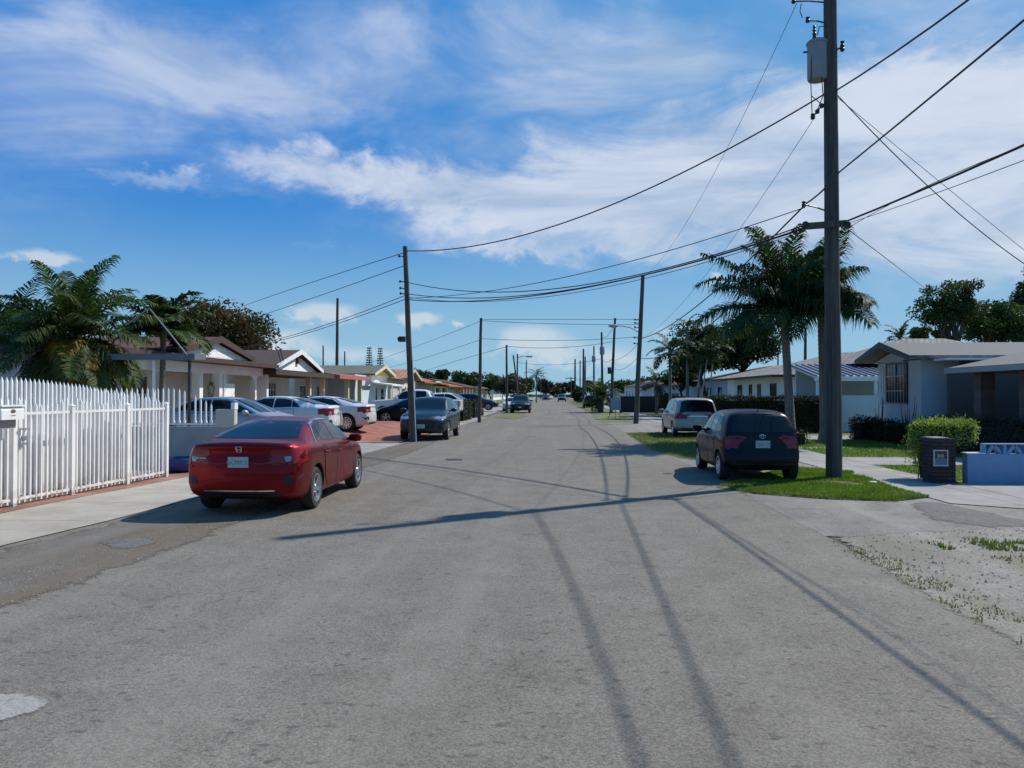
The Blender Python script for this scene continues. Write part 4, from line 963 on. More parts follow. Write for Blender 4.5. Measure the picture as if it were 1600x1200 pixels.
# bent tube frame and light canopy of the front yard
P3 = lambda px, py, Y: A(px, py, Y)
mb = MB(); mb.tube([P3(196, 508, 19.6), P3(215, 495, 19.6), P3(230, 483, 19.6), P3(234, 483, 19.6), P3(262, 517, 19.6), P3(294, 557, 19.6)], .020, 8)
o = mb.build('bent_pole', M('pipe_grey', (.22, .23, .24), .6), None, True, 60); tag(o, 'bent grey metal tube rising over the carport canopy beside the palm', 'pole')
cp = empty('carport_canopy', (-10.5, 20.2, .3), 0, 'flat grey metal carport canopy on thin posts behind the boundary wall', 'carport')
def addto(root, name, mat, fn, **k):
    mb = MB(); fn(mb); mb.v = [tuple(Vector(v)-root.location) for v in mb.v]; return mb.build(name, mat, root, **k)
zc = A(300, 562, 19.6)[2]; xr = A(304, 560, 19.6)[0]; xl = A(205, 560, 19.6)[0]-3
slate_m = M('canopy_slate', (.12, .135, .155), .6, noise_amt=.1)
addto(cp, 'roof', slate_m, lambda m: m.prism([(19.6, zc), (19.6, zc+.16), (20.25, zc+.19), (20.25, zc+.03)], 'x', xl, xr))
for px, Y in ((296, 19.72), (240.5, 19.75)):
    x = A(px, 600, Y)[0]; addto(cp, 'post', dark_m if px > 260 else white_m, lambda m: m.box(x-.03, x+.03, Y-.03, Y+.03, .28, zc))

# ------------------------------------------------------------------ houses
def H_(root, name, mat, fn, **k): return addto(root, name, mat, fn, **k)
def gable_x(root, x_front, x_back, yc, half, z_e, z_r, over=.45, th=.14, mat=None, fascia=None, wallmat=None, wallx=None, sgn=1):
    """roof whose ridge runs away from the street; x_front is the street end"""
    a, b = x_front, x_back; sl = (z_r-z_e)/half; e = half+over*.0
    H_(root, 'roof', mat, lambda m: m.prism([(yc-e, z_e), (yc, z_r), (yc+e, z_e), (yc+e, z_e+th*.8), (yc, z_r+th), (yc-e, z_e+th*.8)], 'x', min(a, b), max(a, b)))
    if fascia:
        f = a+.03*sgn
        H_(root, 'barge_board', fascia, lambda m: m.prism([(yc-e-.02, z_e-.06), (yc, z_r-.08), (yc+e+.02, z_e-.06), (yc+e+.02, z_e+th*.8+.02), (yc, z_r+th+.03), (yc-e-.02, z_e+th*.8+.02)], 'x', min(a+.004*sgn, f), max(a+.004*sgn, f)))
    if wallmat:
        H_(root, 'gable_wall', wallmat, lambda m: m.prism([(yc-half+.15, z_e-.02), (yc, z_r-.1), (yc+half-.15, z_e-.02)], 'x', min(wallx, wallx-.2*sgn), max(wallx, wallx-.2*sgn)))
def window(root, axis, pos, sgn, a0, a1, z0, z1, cols=2, rows=1, mat=None, fw=.05, door=False):
    """frame proud of the wall with its pane behind; axis 'x': wall facing +-x at x=pos, a = y range"""
    def B(m, a, b, c, d, p, q):
        lo, hi = sorted((pos+sgn*p, pos+sgn*q))
        if axis == 'x': m.box(lo, hi, a, b, c, d)
        else: m.box(a, b, lo, hi, c, d)
    def fr(m):
        B(m, a0, a0+fw, z0, z1, 0, .05); B(m, a1-fw, a1, z0, z1, 0, .05); B(m, a0+fw, a1-fw, z1-fw, z1, 0, .05); B(m, a0+fw, a1-fw, z0, z0+fw, 0, .05)
        for i in range(1, cols):
            y = a0+(a1-a0)*i/cols; B(m, y-.02, y+.02, z0+fw, z1-fw, 0, .04)
        for j in range(1, rows):
            z = z0+(z1-z0)*j/rows; B(m, a0+fw, a1-fw, z-.018, z+.018, 0, .037)
    f = H_(root, 'door' if door else 'window', mat or white_m, fr)
    mb = MB(); B(mb, a0+fw*.5, a1-fw*.5, z0+fw*.5, z1-fw*.5, .004, .020); mb.v = [tuple(Vector(v)-root.location) for v in mb.v]
    mb.build('pane', hglass_m, f); return f
g0 = .30
# house one: brown gable with white boarded front
h1 = empty('house', (-13, 28.3, g0), 0, 'white house with reddish brown gable roof and white boarded gable behind the carport canopy', 'house')
board_m = jointed('gable_boards', (.84, .83, .81), (.80, .79, .77), 30, .22, (.50, .49, .48), .012, .85, 0, .08, axis='YZ')
gable_x(h1, -12.45, -24, 28.35, 3.35, 3.16, 3.80, mat=roofbrown_m, fascia=fasc_m, wallmat=board_m, wallx=-12.62)
H_(h1, 'wall', offwhite_m, lambda m: m.box(-24, -14.6, 21.5, 31.6, g0, 3.14))
H_(h1, 'porch_roof', fasc_m, lambda m: m.box(-24.0, -12.35, 20.2, 25.0, 2.98, 3.14))
H_(h1, 'porch_fascia', fasc_m, lambda m: m.box(-14.6, -12.3, 25.0, 34.1, 2.93, 3.10))
H_(h1, 'porch_beam', offwhite_m, lambda m: m.box(-13.3, -13.0, 21.6, 34.0, 2.58, 2.93))
for y in (22.0, 25.0, 27.9, 29.6): H_(h1, 'porch_column', offwhite_m, lambda m: m.box(-13.3, -13.0, y-.14, y+.14, g0, 2.58))
H_(h1, 'porch_parapet', offwhite_m, lambda m: (m.box(-13.25, -13.05, 22.14, 24.86, g0, 1.25), m.box(-13.25, -13.05, 25.14, 27.76, g0, 1.25)))
H_(h1, 'side_wall', offwhite_m, lambda m: (m.box(-14.6, -13.0, 29.9, 30.1, g0, 2.58), m.box(-13.2, -13.0, 30.1, 30.9, g0, 2.2)))
H_(h1, 'wing_wall', offwhite_m, lambda m: m.box(-24, -14.6, 31.6, 33.9, g0, 2.93))
H_(h1, 'porch_column', offwhite_m, lambda m: (m.box(-13.25, -13.05, 33.2, 33.4, g0, 2.4), m.add([(-13.1, 33.2, 2.4), (-13.1, 32.8, 2.58), (-13.1, 33.8, 2.58), (-13.1, 33.4, 2.4)], [(0, 1, 2, 3)])))
for a, b in ((22.6, 24.2), (25.4, 27.0)): window(h1, 'x', -14.6, 1, a, b, 1.1, 2.45, 2, 2)
window(h1, 'x', -14.6, 1, 31.9, 33.2, .5, 2.35, 1, 1, fasc_m, door=True)
wreath_m = leafmat('wreath', (.02, .05, .015), (.05, .09, .03), (.25, .2, .2), 4)
def wreath(m):
    rr = random.Random(3)
    for _ in range(260):
        a = rr.uniform(0, 6.28); r = .24+rr.uniform(-.07, .07); y, z = 28.6+r*math.cos(a), 1.95+r*math.sin(a); s = .05
        v = [(-12.97+rr.uniform(0, .05), y+rr.uniform(-s, s), z+rr.uniform(-s, s)) for _ in range(3)]; m.add(v, [(0, 1, 2)])
mb = MB(); wreath(mb); o = mb.build('wreath', wreath_m); tag(o, 'dark round wreath hanging on the porch of the white gable house', 'wreath')
# house two: dark brown roof, white barge boards
h2 = empty('house', (-13, 37.9, g0), 0, 'white house with dark brown roof and white trimmed gable over a many paned porch', 'house')
gable_x(h2, -12.5, -25, 37.85, 3.6, 2.96, 3.85, mat=roofdark_m, fascia=white_m, wallmat=offwhite_m, wallx=-12.75)
H_(h2, 'wall', offwhite_m, lambda m: m.box(-25, -14.7, 34.4, 42.4, g0, 2.95))
H_(h2, 'side_wall', offwhite_m, lambda m: m.box(-14.7, -12.9, 34.2, 34.42, g0, 2.9))
H_(h2, 'porch_fascia', fasc_m, lambda m: m.box(-14.7, -12.4, 34.0, 43.3, 2.66, 2.90))
H_(h2, 'gable_soffit', fasc_m, lambda m: m.box(-13.2, -12.62, 37.7, 38.0, 3.3, 3.68))
for a, b in ((34.9, 36.4), (38.6, 40.2)): window(h2, 'x', -14.7, 1, a, b, .9, 2.4, 4, 4)
window(h2, 'x', -14.7, 1, 37.0, 38.0, g0, 2.35, 1, 1, fasc_m, door=True)
for y, mt in ((40.4, cream_m), (42.9, cream_m)): H_(h2, 'porch_column', mt, lambda m: m.box(-13.1, -12.85, y-.12, y+.12, g0, 2.66))
H_(h2, 'porch_parapet', white_m, lambda m: (m.box(-13.1, -12.9, 41.2, 42.6, g0, 1.35), m.box(-13.1, -12.9, 41.2, 41.6, 1.35, 1.65)))
# house three: low red fascia, grey roof with yellow gable, pale blue wall
h3 = empty('house', (-13, 50, g0), 0, 'pale blue house with low red fascia and olive roof ending in a yellow gable', 'house')
gable_x(h3, -12.4, -26, 57.0, 3.6, 3.1, 3.78, mat=roofolive_m, fascia=cream_m, wallmat=yellow_m, wallx=-12.8)
H_(h3, 'wall', wallblue_m, lambda m: m.box(-26, -13.0, 50.2, 60.3, g0, 3.08))
H_(h3, 'wing_wall', wallblue_m, lambda m: m.box(-26, -14.8, 43.6, 50.2, g0, 2.9))
H_(h3, 'porch_roof', redfasc_m, lambda m: m.prism([(-26, 3.05), (-26, 3.2), (-13.1, 3.02), (-12.1, 2.88), (-12.1, 2.66), (-12.3, 2.66), (-13.2, 2.88)], 'y', 43.4, 50.6))
for y in (46.8, 50.0): H_(h3, 'porch_column', cream_m, lambda m: m.box(-12.75, -12.5, y-.12, y+.12, g0, 2.7))
for a, b in ((44.3, 45.6), (47.6, 48.8)): window(h3, 'x', -14.8, 1, a, b, .9, 2.3, 2, 2)
window(h3, 'x', -13.0, 1, 52.0, 54.2, 2.1, 2.35, 1, 1, fasc_m)
window(h3, 'x', -13.0, 1, 55.9, 56.7, g0, 2.3, 1, 2, door=True)
window(h3, 'x', -13.0, 1, 57.6, 58.9, 1.0, 2.2, 1, 2)
H_(h3, 'awning', white_m, lambda m: m.prism([(-13.0, 2.55), (-13.0, 2.65), (-11.4, 2.45), (-11.4, 2.35)], 'y', 54.6, 60.1))
for y in (54.8, 57.4, 59.9): H_(h3, 'awning_post', white_m, lambda m: m.box(-11.5, -11.42, y-.04, y+.04, g0, 2.36))
# house four
h4 = empty('house', (-13, 67, g0), 0, 'beige house with a small peach tiled gable behind the leaning pole', 'house')
gable_x(h4, -12.3, -22, 68.6, 3.7, 3.0, 3.85, mat=peach_m, fascia=beige_m, wallmat=beige_m, wallx=-12.8)
H_(h4, 'wall', beige_m, lambda m: m.box(-22, -13.0, 61.5, 72.6, g0, 3.0))
H_(h4, 'roof', peach_m, lambda m: m.prism([(-22, 3.0), (-22, 3.9), (-17, 3.9), (-12.4, 3.0)], 'y', 61.2, 64.9))
for a, b, mt in ((66.0, 67.6, white_m), (68.4, 69.6, orange_m), (70.2, 71.4, white_m)): window(h4, 'x', -13.0, 1, a, b, .9, 2.3, 2, 2, mt)
# house five, long orange tiled roof and yellow carport
h5 = empty('house', (-13, 86, g0), 0, 'long grey walled house with bright orange tiled roof and yellow carport', 'house')
H_(h5, 'roof', tile_m, lambda m: (m.prism([(-22, 2.95), (-17, 4.05), (-12.2, 2.95), (-12.2, 2.83), (-17, 3.9), (-22, 2.8)], 'y', 73.5, 89.5), m.prism([(-22, 2.75), (-17, 3.75), (-12.0, 2.75), (-12.0, 2.63), (-17, 3.6), (-22, 2.6)], 'y', 89.5, 104)))
H_(h5, 'wall', grey_m, lambda m: (m.box(-21.5, -13.0, 74, 83.5, g0, 2.95), m.box(-21.5, -13.0, 94.5, 103.5, g0, 2.75)))
H_(h5, 'carport_wall', yellow_m, lambda m: m.box(-21.5, -16.5, 83.5, 94.5, g0, 2.9))
H_(h5, 'carport_beam', cream_m, lambda m: m.box(-13.1, -12.8, 83.5, 94.5, 2.45, 2.66))
for y in (84.2, 89.0, 93.9): H_(h5, 'carport_column', white_m, lambda m: m.box(-13.1, -12.8, y-.2, y+.2, g0, 2.45))
H_(h5, 'parapet', beige_m, lambda m: m.box(-13.2, -12.2, 80.5, 84.5, 2.85, 3.15))
for a, b in ((76, 78), (96, 97.6), (99.5, 101)): window(h5, 'x', -13.0, 1, a, b, .9, 2.2, 2, 2)
for i, (y0, y1, wm, rm, lb) in enumerate([(106, 128, orange_m, roofdark_m, 'orange walled house with dark roof beyond the tiled carport house'), (131, 165, beige_m, tile_m, 'low beige house with orange tiled roof behind the second pole'),
        (170, 200, offwhite_m, roofgrey_m, 'far white house with grey roof on the left, past the bare tree'), (206, 240, offwhite_m, roofolive_m, 'farthest white house on the left before the brown treetops')]):
    hh = empty('house', (-13, (y0+y1)/2, g0), 0, lb, 'house')
    H_(hh, 'roof', rm, lambda m: m.prism([(-23, 2.85), (-17.5, 4.0), (-12.2, 2.85), (-12.2, 2.7), (-17.5, 3.85), (-23, 2.7)], 'y', y0, y1))
    H_(hh, 'wall', wm, lambda m: m.box(-22.5, -13.0, y0+.4, y1-.4, g0, 2.83))
    n = int((y1-y0)/4)
    for k in range(n): window(hh, 'x', -13.0, 1, y0+1.5+k*4, y0+3.1+k*4, .9, 2.2, 2, 1)
    if i == 0:
        for y in (108, 112, 116, 120): H_(hh, 'porch_column', beige_m, lambda m: m.box(-12.7, -12.4, y-.2, y+.2, g0, 2.7))
# ---- right side
hr = empty('house', (13, 29.6, 0), 0, 'white house with grey shingle roof and barred window behind the near utility pole', 'house')
XF = 13.0
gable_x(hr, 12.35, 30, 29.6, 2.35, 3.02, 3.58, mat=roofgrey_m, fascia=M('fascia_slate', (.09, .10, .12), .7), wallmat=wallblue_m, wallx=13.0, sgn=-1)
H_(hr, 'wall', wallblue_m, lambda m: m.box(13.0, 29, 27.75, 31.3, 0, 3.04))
H_(hr, 'brick_wall', sbrick_m, lambda m: m.box(14.3, 29, 27.0, 27.75, 0, 2.95))
H_(hr, 'soffit', offwhite_m, lambda m: m.box(13.2, 30, 26.4, 27.3, 2.93, 3.0))
wn = window(hr, 'x', 13.0, -1, 28.75, 30.55, 1.45, 2.95, 2, 2, dark_m)
def grille(m):
    for k in range(9): y = 28.70+k*.2375; m.box(12.80, 12.815, y-.008, y+.008, 1.40, 3.0)
    for z in (1.40, 1.9, 2.45, 3.0): m.box(12.795, 12.82, 28.69, 30.61, z-.012, z+.012)
    for y in (28.7, 30.6):
        for z in (1.42, 2.98): m.box(12.82, 13.0, y-.01, y+.01, z-.01, z+.01)
grf = H_(hr, 'window_grille', steel_m, grille)
# nearer wing: hip roof over a carport on brick pillars
eX, eZ = 12.55, 2.60
def wing(m):
    x0, y0, y1 = eX, 15.5, 25.2; xr, zr = 17.6, 4.0
    v = [(x0, y0, eZ), (x0, y1, eZ), (xr, y1-3.6, zr), (xr, y0+4.2, zr), (30, y1, eZ), (30, y0, eZ), (30, y1-3.6, zr), (30, y0+4.2, zr)]
    m.add(v, [(0, 3, 2, 1), (1, 2, 6, 4), (0, 5, 7, 3), (3, 7, 6, 2)])
    m.add([(x0, y0, eZ-.02), (x0, y1, eZ-.02), (30, y1, eZ-.02), (30, y0, eZ-.02)], [(0, 1, 2, 3)])
H_(hr, 'wing_roof', roofgrey_m, wing)
H_(hr, 'fascia', M('fascia_pale', (.36, .37, .37), .7), lambda m: (m.box(eX-.03, eX, 15.5, 25.23, eZ-.16, eZ+.01), m.box(eX, 30, 25.2, 25.23, eZ-.16, eZ+.01), m.box(eX, 30, 15.47, 15.5, eZ-.16, eZ+.01)))
for y in (24.2, 21.9, 19.2): H_(hr, 'pillar', sbrick_m, lambda m: m.box(13.0, 13.42, y-.2, y+.2, 0, eZ-.16))
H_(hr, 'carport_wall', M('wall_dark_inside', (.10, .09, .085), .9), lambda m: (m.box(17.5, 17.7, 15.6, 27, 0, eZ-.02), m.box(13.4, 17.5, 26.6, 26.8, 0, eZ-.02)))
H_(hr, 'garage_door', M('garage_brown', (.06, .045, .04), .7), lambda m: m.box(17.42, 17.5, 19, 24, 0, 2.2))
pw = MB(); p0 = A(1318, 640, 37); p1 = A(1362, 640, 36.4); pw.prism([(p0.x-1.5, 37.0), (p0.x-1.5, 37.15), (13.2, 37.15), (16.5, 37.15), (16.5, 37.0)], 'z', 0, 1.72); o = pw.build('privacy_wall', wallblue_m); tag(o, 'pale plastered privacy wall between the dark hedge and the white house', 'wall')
# metal roofed carport and the grey tiled houses beyond
mroof_m = M('metal_roof', (.50, .54, .58), .3, .6); seam_m = M('metal_roof_seam', (.06, .08, .14), .4, .5)
ct = empty('carport', (14, 38.6, 0), 0, 'open carport with a striped standing seam metal roof beside the white house', 'carport')
def seamroof(m):
    m.prism([(37.3, 2.55), (37.3, 2.63), (41.5, 3.33), (41.5, 3.25)], 'x', 12.5, 19)
H_(ct, 'roof', mroof_m, seamroof)
def seams(m):
    for k in range(20):
        x = 12.6+k*.335; m.prism([(37.3, 2.63), (37.3, 2.69), (41.5, 3.39), (41.5, 3.33)], 'x', x-.045, x+.045)
H_(ct, 'roof_seams', seam_m, seams)
H_(ct, 'fascia', white_m, lambda m: m.box(12.5, 19, 37.22, 37.3, 2.40, 2.62))
for x in (12.7, 15.4, 18.6): H_(ct, 'post', white_m, lambda m: m.box(x-.07, x+.07, 37.35, 37.49, 0, 2.54))
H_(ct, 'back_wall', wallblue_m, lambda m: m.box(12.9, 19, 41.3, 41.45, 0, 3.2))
def hip(m, x0, x1, y0, y1, ze, zr, inset):
    yc = (y0+y1)/2; hw = (x1-x0)/2; xc = (x0+x1)/2
    if y1-y0 > x1-x0: r0, r1 = (xc, y0+inset), (xc, y1-inset)
    else: r0, r1 = (x0+inset, yc), (x1-inset, yc)
    v = [(x0, y0, ze), (x1, y0, ze), (x1, y1, ze), (x0, y1, ze), (*r0, zr), (*r1, zr)]
    if y1-y0 > x1-x0: f = [(0, 1, 4), (1, 2, 5, 4), (2, 3, 5), (3, 0, 4, 5)]
    else: f = [(0, 1, 5, 4), (1, 2, 5), (2, 3, 4, 5), (3, 0, 4)]
    m.add(v, f); m.add([(a, b, c-.01) for a, b, c in v[:4]], [(3, 2, 1, 0)])
h7 = empty('house', (17, 48, 0), 0, 'white house with layered grey tiled hip roofs behind the dark hedge', 'house')
H_(h7, 'roof', gtile_m, lambda m: hip(m, 12.2, 24, 43.2, 56, 2.85, 4.35, 4.5))
H_(h7, 'roof', gtile_m, lambda m: hip(m, 15.5, 27, 40.2, 50, 3.35, 4.95, 4.6))
H_(h7, 'wall', offwhite_m, lambda m: (m.box(13.0, 23.5, 43.8, 55.5, 0, 2.84), m.box(16.2, 26, 42.8, 49.4, 0, 3.33)))
H_(h7, 'fascia', fasc_m, lambda m: (m.box(12.17, 12.2, 43.2, 56, 2.72, 2.86), m.box(12.2, 24, 43.17, 43.2, 2.72, 2.86)))
for a, b in ((45.2, 46.4), (48.5, 49.2), (50.6, 51.3), (53.2, 54.4)): window(h7, 'x', 13.0, -1, a, b, .9, 2.4, 1, 2, dark_m)
h8 = empty('house', (17, 66, 0), 0, 'long white house with a low grey tiled roof behind thin pale palm stems', 'house')
H_(h8, 'roof', gtile_m, lambda m: hip(m, 12.4, 24, 57.5, 74, 2.9, 4.1, 5))
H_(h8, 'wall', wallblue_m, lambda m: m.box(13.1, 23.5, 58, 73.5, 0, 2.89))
for a, b in ((60, 61.2), (64, 65.4), (69, 70.2)): window(h8, 'x', 13.1, -1, a, b, .9, 2.3, 1, 2, dark_m)
h9 = empty('house', (12, 84, 0), 0, 'low flat roofed blue grey building behind the dark fence on the right', 'house')
H_(h9, 'roof', roofgrey_m, lambda m: m.box(10.0, 22, 78.5, 92, 2.45, 2.7))
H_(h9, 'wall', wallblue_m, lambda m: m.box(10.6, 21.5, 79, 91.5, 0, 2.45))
H_(h9, 'carport_post', white_m, lambda m: (m.box(10.2, 10.35, 78.7, 78.85, 0, 2.45), m.box(14.6, 14.75, 78.7, 78.85, 0, 2.45)))
for a, b in ((11.4, 13.0), (14.0, 15.4), (16.6, 18)): window(h9, 'y', 79, -1, a, b, .9, 1.9, 2, 1)
for y0, y1, rm, lb in ((98, 118, roofdark_m, 'dark roofed house on the right beyond the short date palm'), (124, 150, roofgrey_m, 'far grey roofed house on the right past the rounded shrub')):
    hh = empty('house', (14, (y0+y1)/2, 0), 0, lb, 'house')
    H_(hh, 'roof', rm, lambda m: hip(m, 10.5, 22, y0, y1, 2.8, 4.0, 4.5)); H_(hh, 'wall', offwhite_m, lambda m: m.box(11, 21.5, y0+.5, y1-.5, 0, 2.79))
    for k in range(4): window(hh, 'x', 11, -1, y0+2+k*4, y0+3.5+k*4, .9, 2.2, 1, 1)

# ------------------------------------------------------------------ low wall, pillar, sign on the right
lw = empty('garden_wall', (8.4, 15.85, 0), 0, 'low blue garden wall topped with pierced blocks', 'wall')
H_(lw, 'wall', bluewall_m, lambda m: m.box(8.28, 22, 15.78, 15.98, 0, .60))
def blocks(m):
    for k in range(34):
        x = 8.62+k*.40
        m.box(x, x+.03, 15.80, 15.96, .60, .80); m.box(x+.37, x+.40, 15.80, 15.96, .60, .80); m.box(x+.03, x+.37, 15.80, 15.96, .775, .80)
        m.prism([(x+.03, .60), (x+.11, .60), (x+.21, .74), (x+.17, .775), (x+.15, .775)], 'y', 15.82, 15.94)
        m.prism([(x+.29, .60), (x+.37, .60), (x+.25, .775), (x+.23, .775), (x+.21, .73)], 'y', 15.82, 15.94)
H_(lw, 'pierced_blocks', bluewall_m, blocks)
H_(lw, 'coping', white_m, lambda m: m.box(8.26, 8.62, 15.76, 16.0, .60, .62))
pl = empty('brick_pillar', (8.05, 15.9, 0), 0, 'dark brick pillar with a framed house sign beside the low blue wall', 'pillar')
px0 = A(1452, 720, 15.85).x; px1 = A(1487, 720, 15.85).x
H_(pl, 'shaft', pbrick_m, lambda m: m.box(px0, px1, 15.7, 16.15, 0, .90))
H_(pl, 'cap', M('cap_stone', (.22, .21, .20), .8), lambda m: m.box(px0-.01, px1-.12, 15.69, 16.16, .90, .925))
sx0, sx1 = px0+.0, px0+.28
H_(pl, 'sign_frame', M('sign_frame', (.42, .44, .46), .5), lambda m: (m.box(sx0, sx1, 15.665, 15.69, .66, .685), m.box(sx0, sx1, 15.665, 15.69, .36, .385), m.box(sx0, sx0+.02, 15.665, 15.69, .385, .66), m.box(sx1-.02, sx1, 15.665, 15.69, .385, .66)))
H_(pl, 'sign_panel', M('sign_dark', (.03, .035, .04), .35), lambda m: m.box(sx0+.02, sx1-.02, 15.675, 15.70, .50, .66))
H_(pl, 'sign_panel', M('sign_blue', (.10, .15, .24), .4), lambda m: m.box(sx0+.02, sx1-.02, 15.675, 15.70, .385, .50))
H_(pl, 'sign_picture', M('sign_grey', (.20, .22, .22), .4), lambda m: (m.box(sx0+.07, sx1-.08, 15.672, 15.676, .53, .60), m.box(sx0+.04, sx1-.05, 15.672, 15.676, .505, .515)))

# ------------------------------------------------------------------ vegetation
def leafq(mb, p, s, rr, up=.0):
    a = Vector((rr.gauss(0, 1), rr.gauss(0, 1), rr.gauss(0, 1)+up)).normalized(); b = a.orthogonal().normalized()
    q = rr.uniform(0, 6.28); b = b*math.cos(q)+a.cross(b)*math.sin(q); c = a.cross(b)
    l = s*rr.uniform(.7, 1.3); w_ = l*.42
    mb.add([p-b*l*.5, p+c*w_*.5, p+b*l*.5, p-c*w_*.5], [(0, 1, 2, 3)])
def crown(mb, c, rad, n, size, clumps, rr, spread=.34, flat=0.0):
    c = Vector(c); cs = []
    for _ in range(clumps):
        d = Vector((rr.gauss(0, 1), rr.gauss(0, 1), rr.gauss(0, 1))).normalized(); k = rr.uniform(.25, .88)
        if d.z < -.5: d.z *= .5
        cs.append((c+Vector((d.x*rad[0]*k, d.y*rad[1]*k, d.z*rad[2]*k)), rr.uniform(.6, 1.2)))
    mr = min(rad)
    for i in range(n):
        cc, kk = cs[rr.randrange(clumps)]
        d = Vector((rr.gauss(0, 1), rr.gauss(0, 1), rr.gauss(0, 1))).normalized()*(rr.random()**.45)*kk*spread*2
        leafq(mb, cc+Vector((d.x*rad[0]*.55+d.x*mr*.25, d.y*rad[1]*.55+d.y*mr*.25, d.z*mr*.7)), size, rr, flat)
    return cs
def tree(name, label, group, px, py, Y, rxp, rzp, leaf, bark, n=5000, size=.25, clumps=26, seed=1, spread=.34, z0=0.0, stems=1, ry=None):
    rr = random.Random(seed); c = A(px, py, Y); k = Y/FPX; rad = (rxp*k, (ry or rxp)*k, rzp*k)
    root = empty(name, (c.x, Y, z0), 0, label, 'tree', group); cb = MB()
    cs = crown(cb, (0, 0, c.z-z0), rad, n, size, clumps, rr, spread)
    cb.build('crown', leaf, root)
    tb = MB(); h = c.z-z0
    for s in range(stems):
        bx = rr.uniform(-.25, .25)*stems; lean = Vector((bx+rr.uniform(-.1, .1)*h, rr.uniform(-.1, .1)*h, h*.75)); r0 = max(.07, .045*h)
        tb.tube([(bx, 0, -.05), (bx+.03*h, 0, h*.3), tuple(lean*.75+Vector((bx, 0, 0))*.25), tuple(lean)], [r0, r0*.8, r0*.6, r0*.4], 8)
        for q, _ in cs[s::max(1, stems)][:10]:
            m_ = lean.lerp(q, .5)+Vector((0, 0, -.06*h)); tb.tube([tuple(lean*.8), tuple(m_), tuple(q)], [r0*.42, r0*.26, r0*.08], 5)
    tb.build('trunk', bark, root, True, 60); return root
bark_m = woodmat('bark', (.04, .032, .026), (.10, .082, .065)); palmbark_m = woodmat('palm_bark', (.13, .11, .09), (.24, .21, .18)); pshaft_m = M('crownshaft', (.12, .17, .05), .5)
lf_dark = leafmat('leaf_dark', (.014, .030, .009), (.035, .058, .014), (.05, .07, .02), .6, .18)
lf_mango = leafmat('leaf_mango', (.024, .036, .010), (.085, .058, .018), (.26, .11, .03), .7, .18)
lf_mid = leafmat('leaf_mid', (.025, .048, .012), (.05, .085, .02), (.08, .10, .03), .8, .22)
lf_brown = leafmat('leaf_brown', (.045, .035, .022), (.08, .062, .04), (.05, .06, .03), .5, .15)
lf_hedge = leafmat('leaf_hedge', (.010, .020, .007), (.026, .042, .010), (.06, .07, .02), 1.5, .10)
lf_var = leafmat('leaf_variegated', (.13, .19, .03), (.30, .34, .09), (.42, .42, .20), 3.0, .35)
lf_palm = leafmat('leaf_palm', (.012, .034, .008), (.030, .060, .013), (.045, .075, .018), 1.0, .22)
lf_pall = leafmat('leaf_palm_light', (.026, .052, .014), (.065, .095, .024), (.11, .12, .03), 1.0, .3)
lf_palmy = leafmat('leaf_palm_yellow', (.16, .12, .012), (.27, .17, .02), (.09, .10, .02), 1.5, .35)
lf_date = leafmat('leaf_date', (.05, .085, .03), (.10, .14, .05), (.06, .08, .03), 1.0, .28)

def frond(mb, o, az, el, L, droop, n, ll, rr, wid=.022, tw=0.0, curl=0.6, rmb=None):
    """feather frond: rachis falling in an arc, leaflets hanging from both sides"""
    o = Vector(o); p = o.copy(); pts = [p.copy()]; dirs = []; S = 12; e = el
    side = Vector((-math.sin(az), math.cos(az), 0))
    for i in range(S):
        e -= droop/S*(.5+1.0*i/S); d = Vector((math.cos(az)*math.cos(e), math.sin(az)*math.cos(e), math.sin(e)))
        p = p+d*L/S; pts.append(p.copy()); dirs.append(d)
    (rmb or mb).tube([tuple(q) for q in pts], [max(.004, .024*(L/2.5)*(1-i/(S+.5))) for i in range(S+1)], 4)
    for i in range(n):
        t = .10+.90*(i+rr.uniform(-.3, .3))/n; t = min(.995, max(.05, t)); k = t*S; a = int(min(S-1, k)); q = pts[a].lerp(pts[a+1], k-a); d = dirs[a]
        env = math.sin(math.pi*min(1, (t*.92+.08))**.75)**.6*ll*rr.uniform(.8, 1.15)+ll*.12
        for s in (-1, 1):
            upv = side.cross(d)
            if upv.z < 0: upv = -upv
            v = (side*s*rr.uniform(.75, 1.0)+d*rr.uniform(.45, .75)+upv*rr.uniform(-.05, .35)).normalized()
            m1 = q+v*env*.5; tip = q+v*env*rr.uniform(.8, .95)+Vector((0, 0, -1))*env*curl*rr.uniform(.3, .8)
            wv = d.cross(v).normalized().cross(v).normalized()*wid
            mb.add([q-wv*.5, q+wv*.5, m1+wv, m1-wv*.8, tip], [(0, 1, 2, 3), (3, 2, 4)])
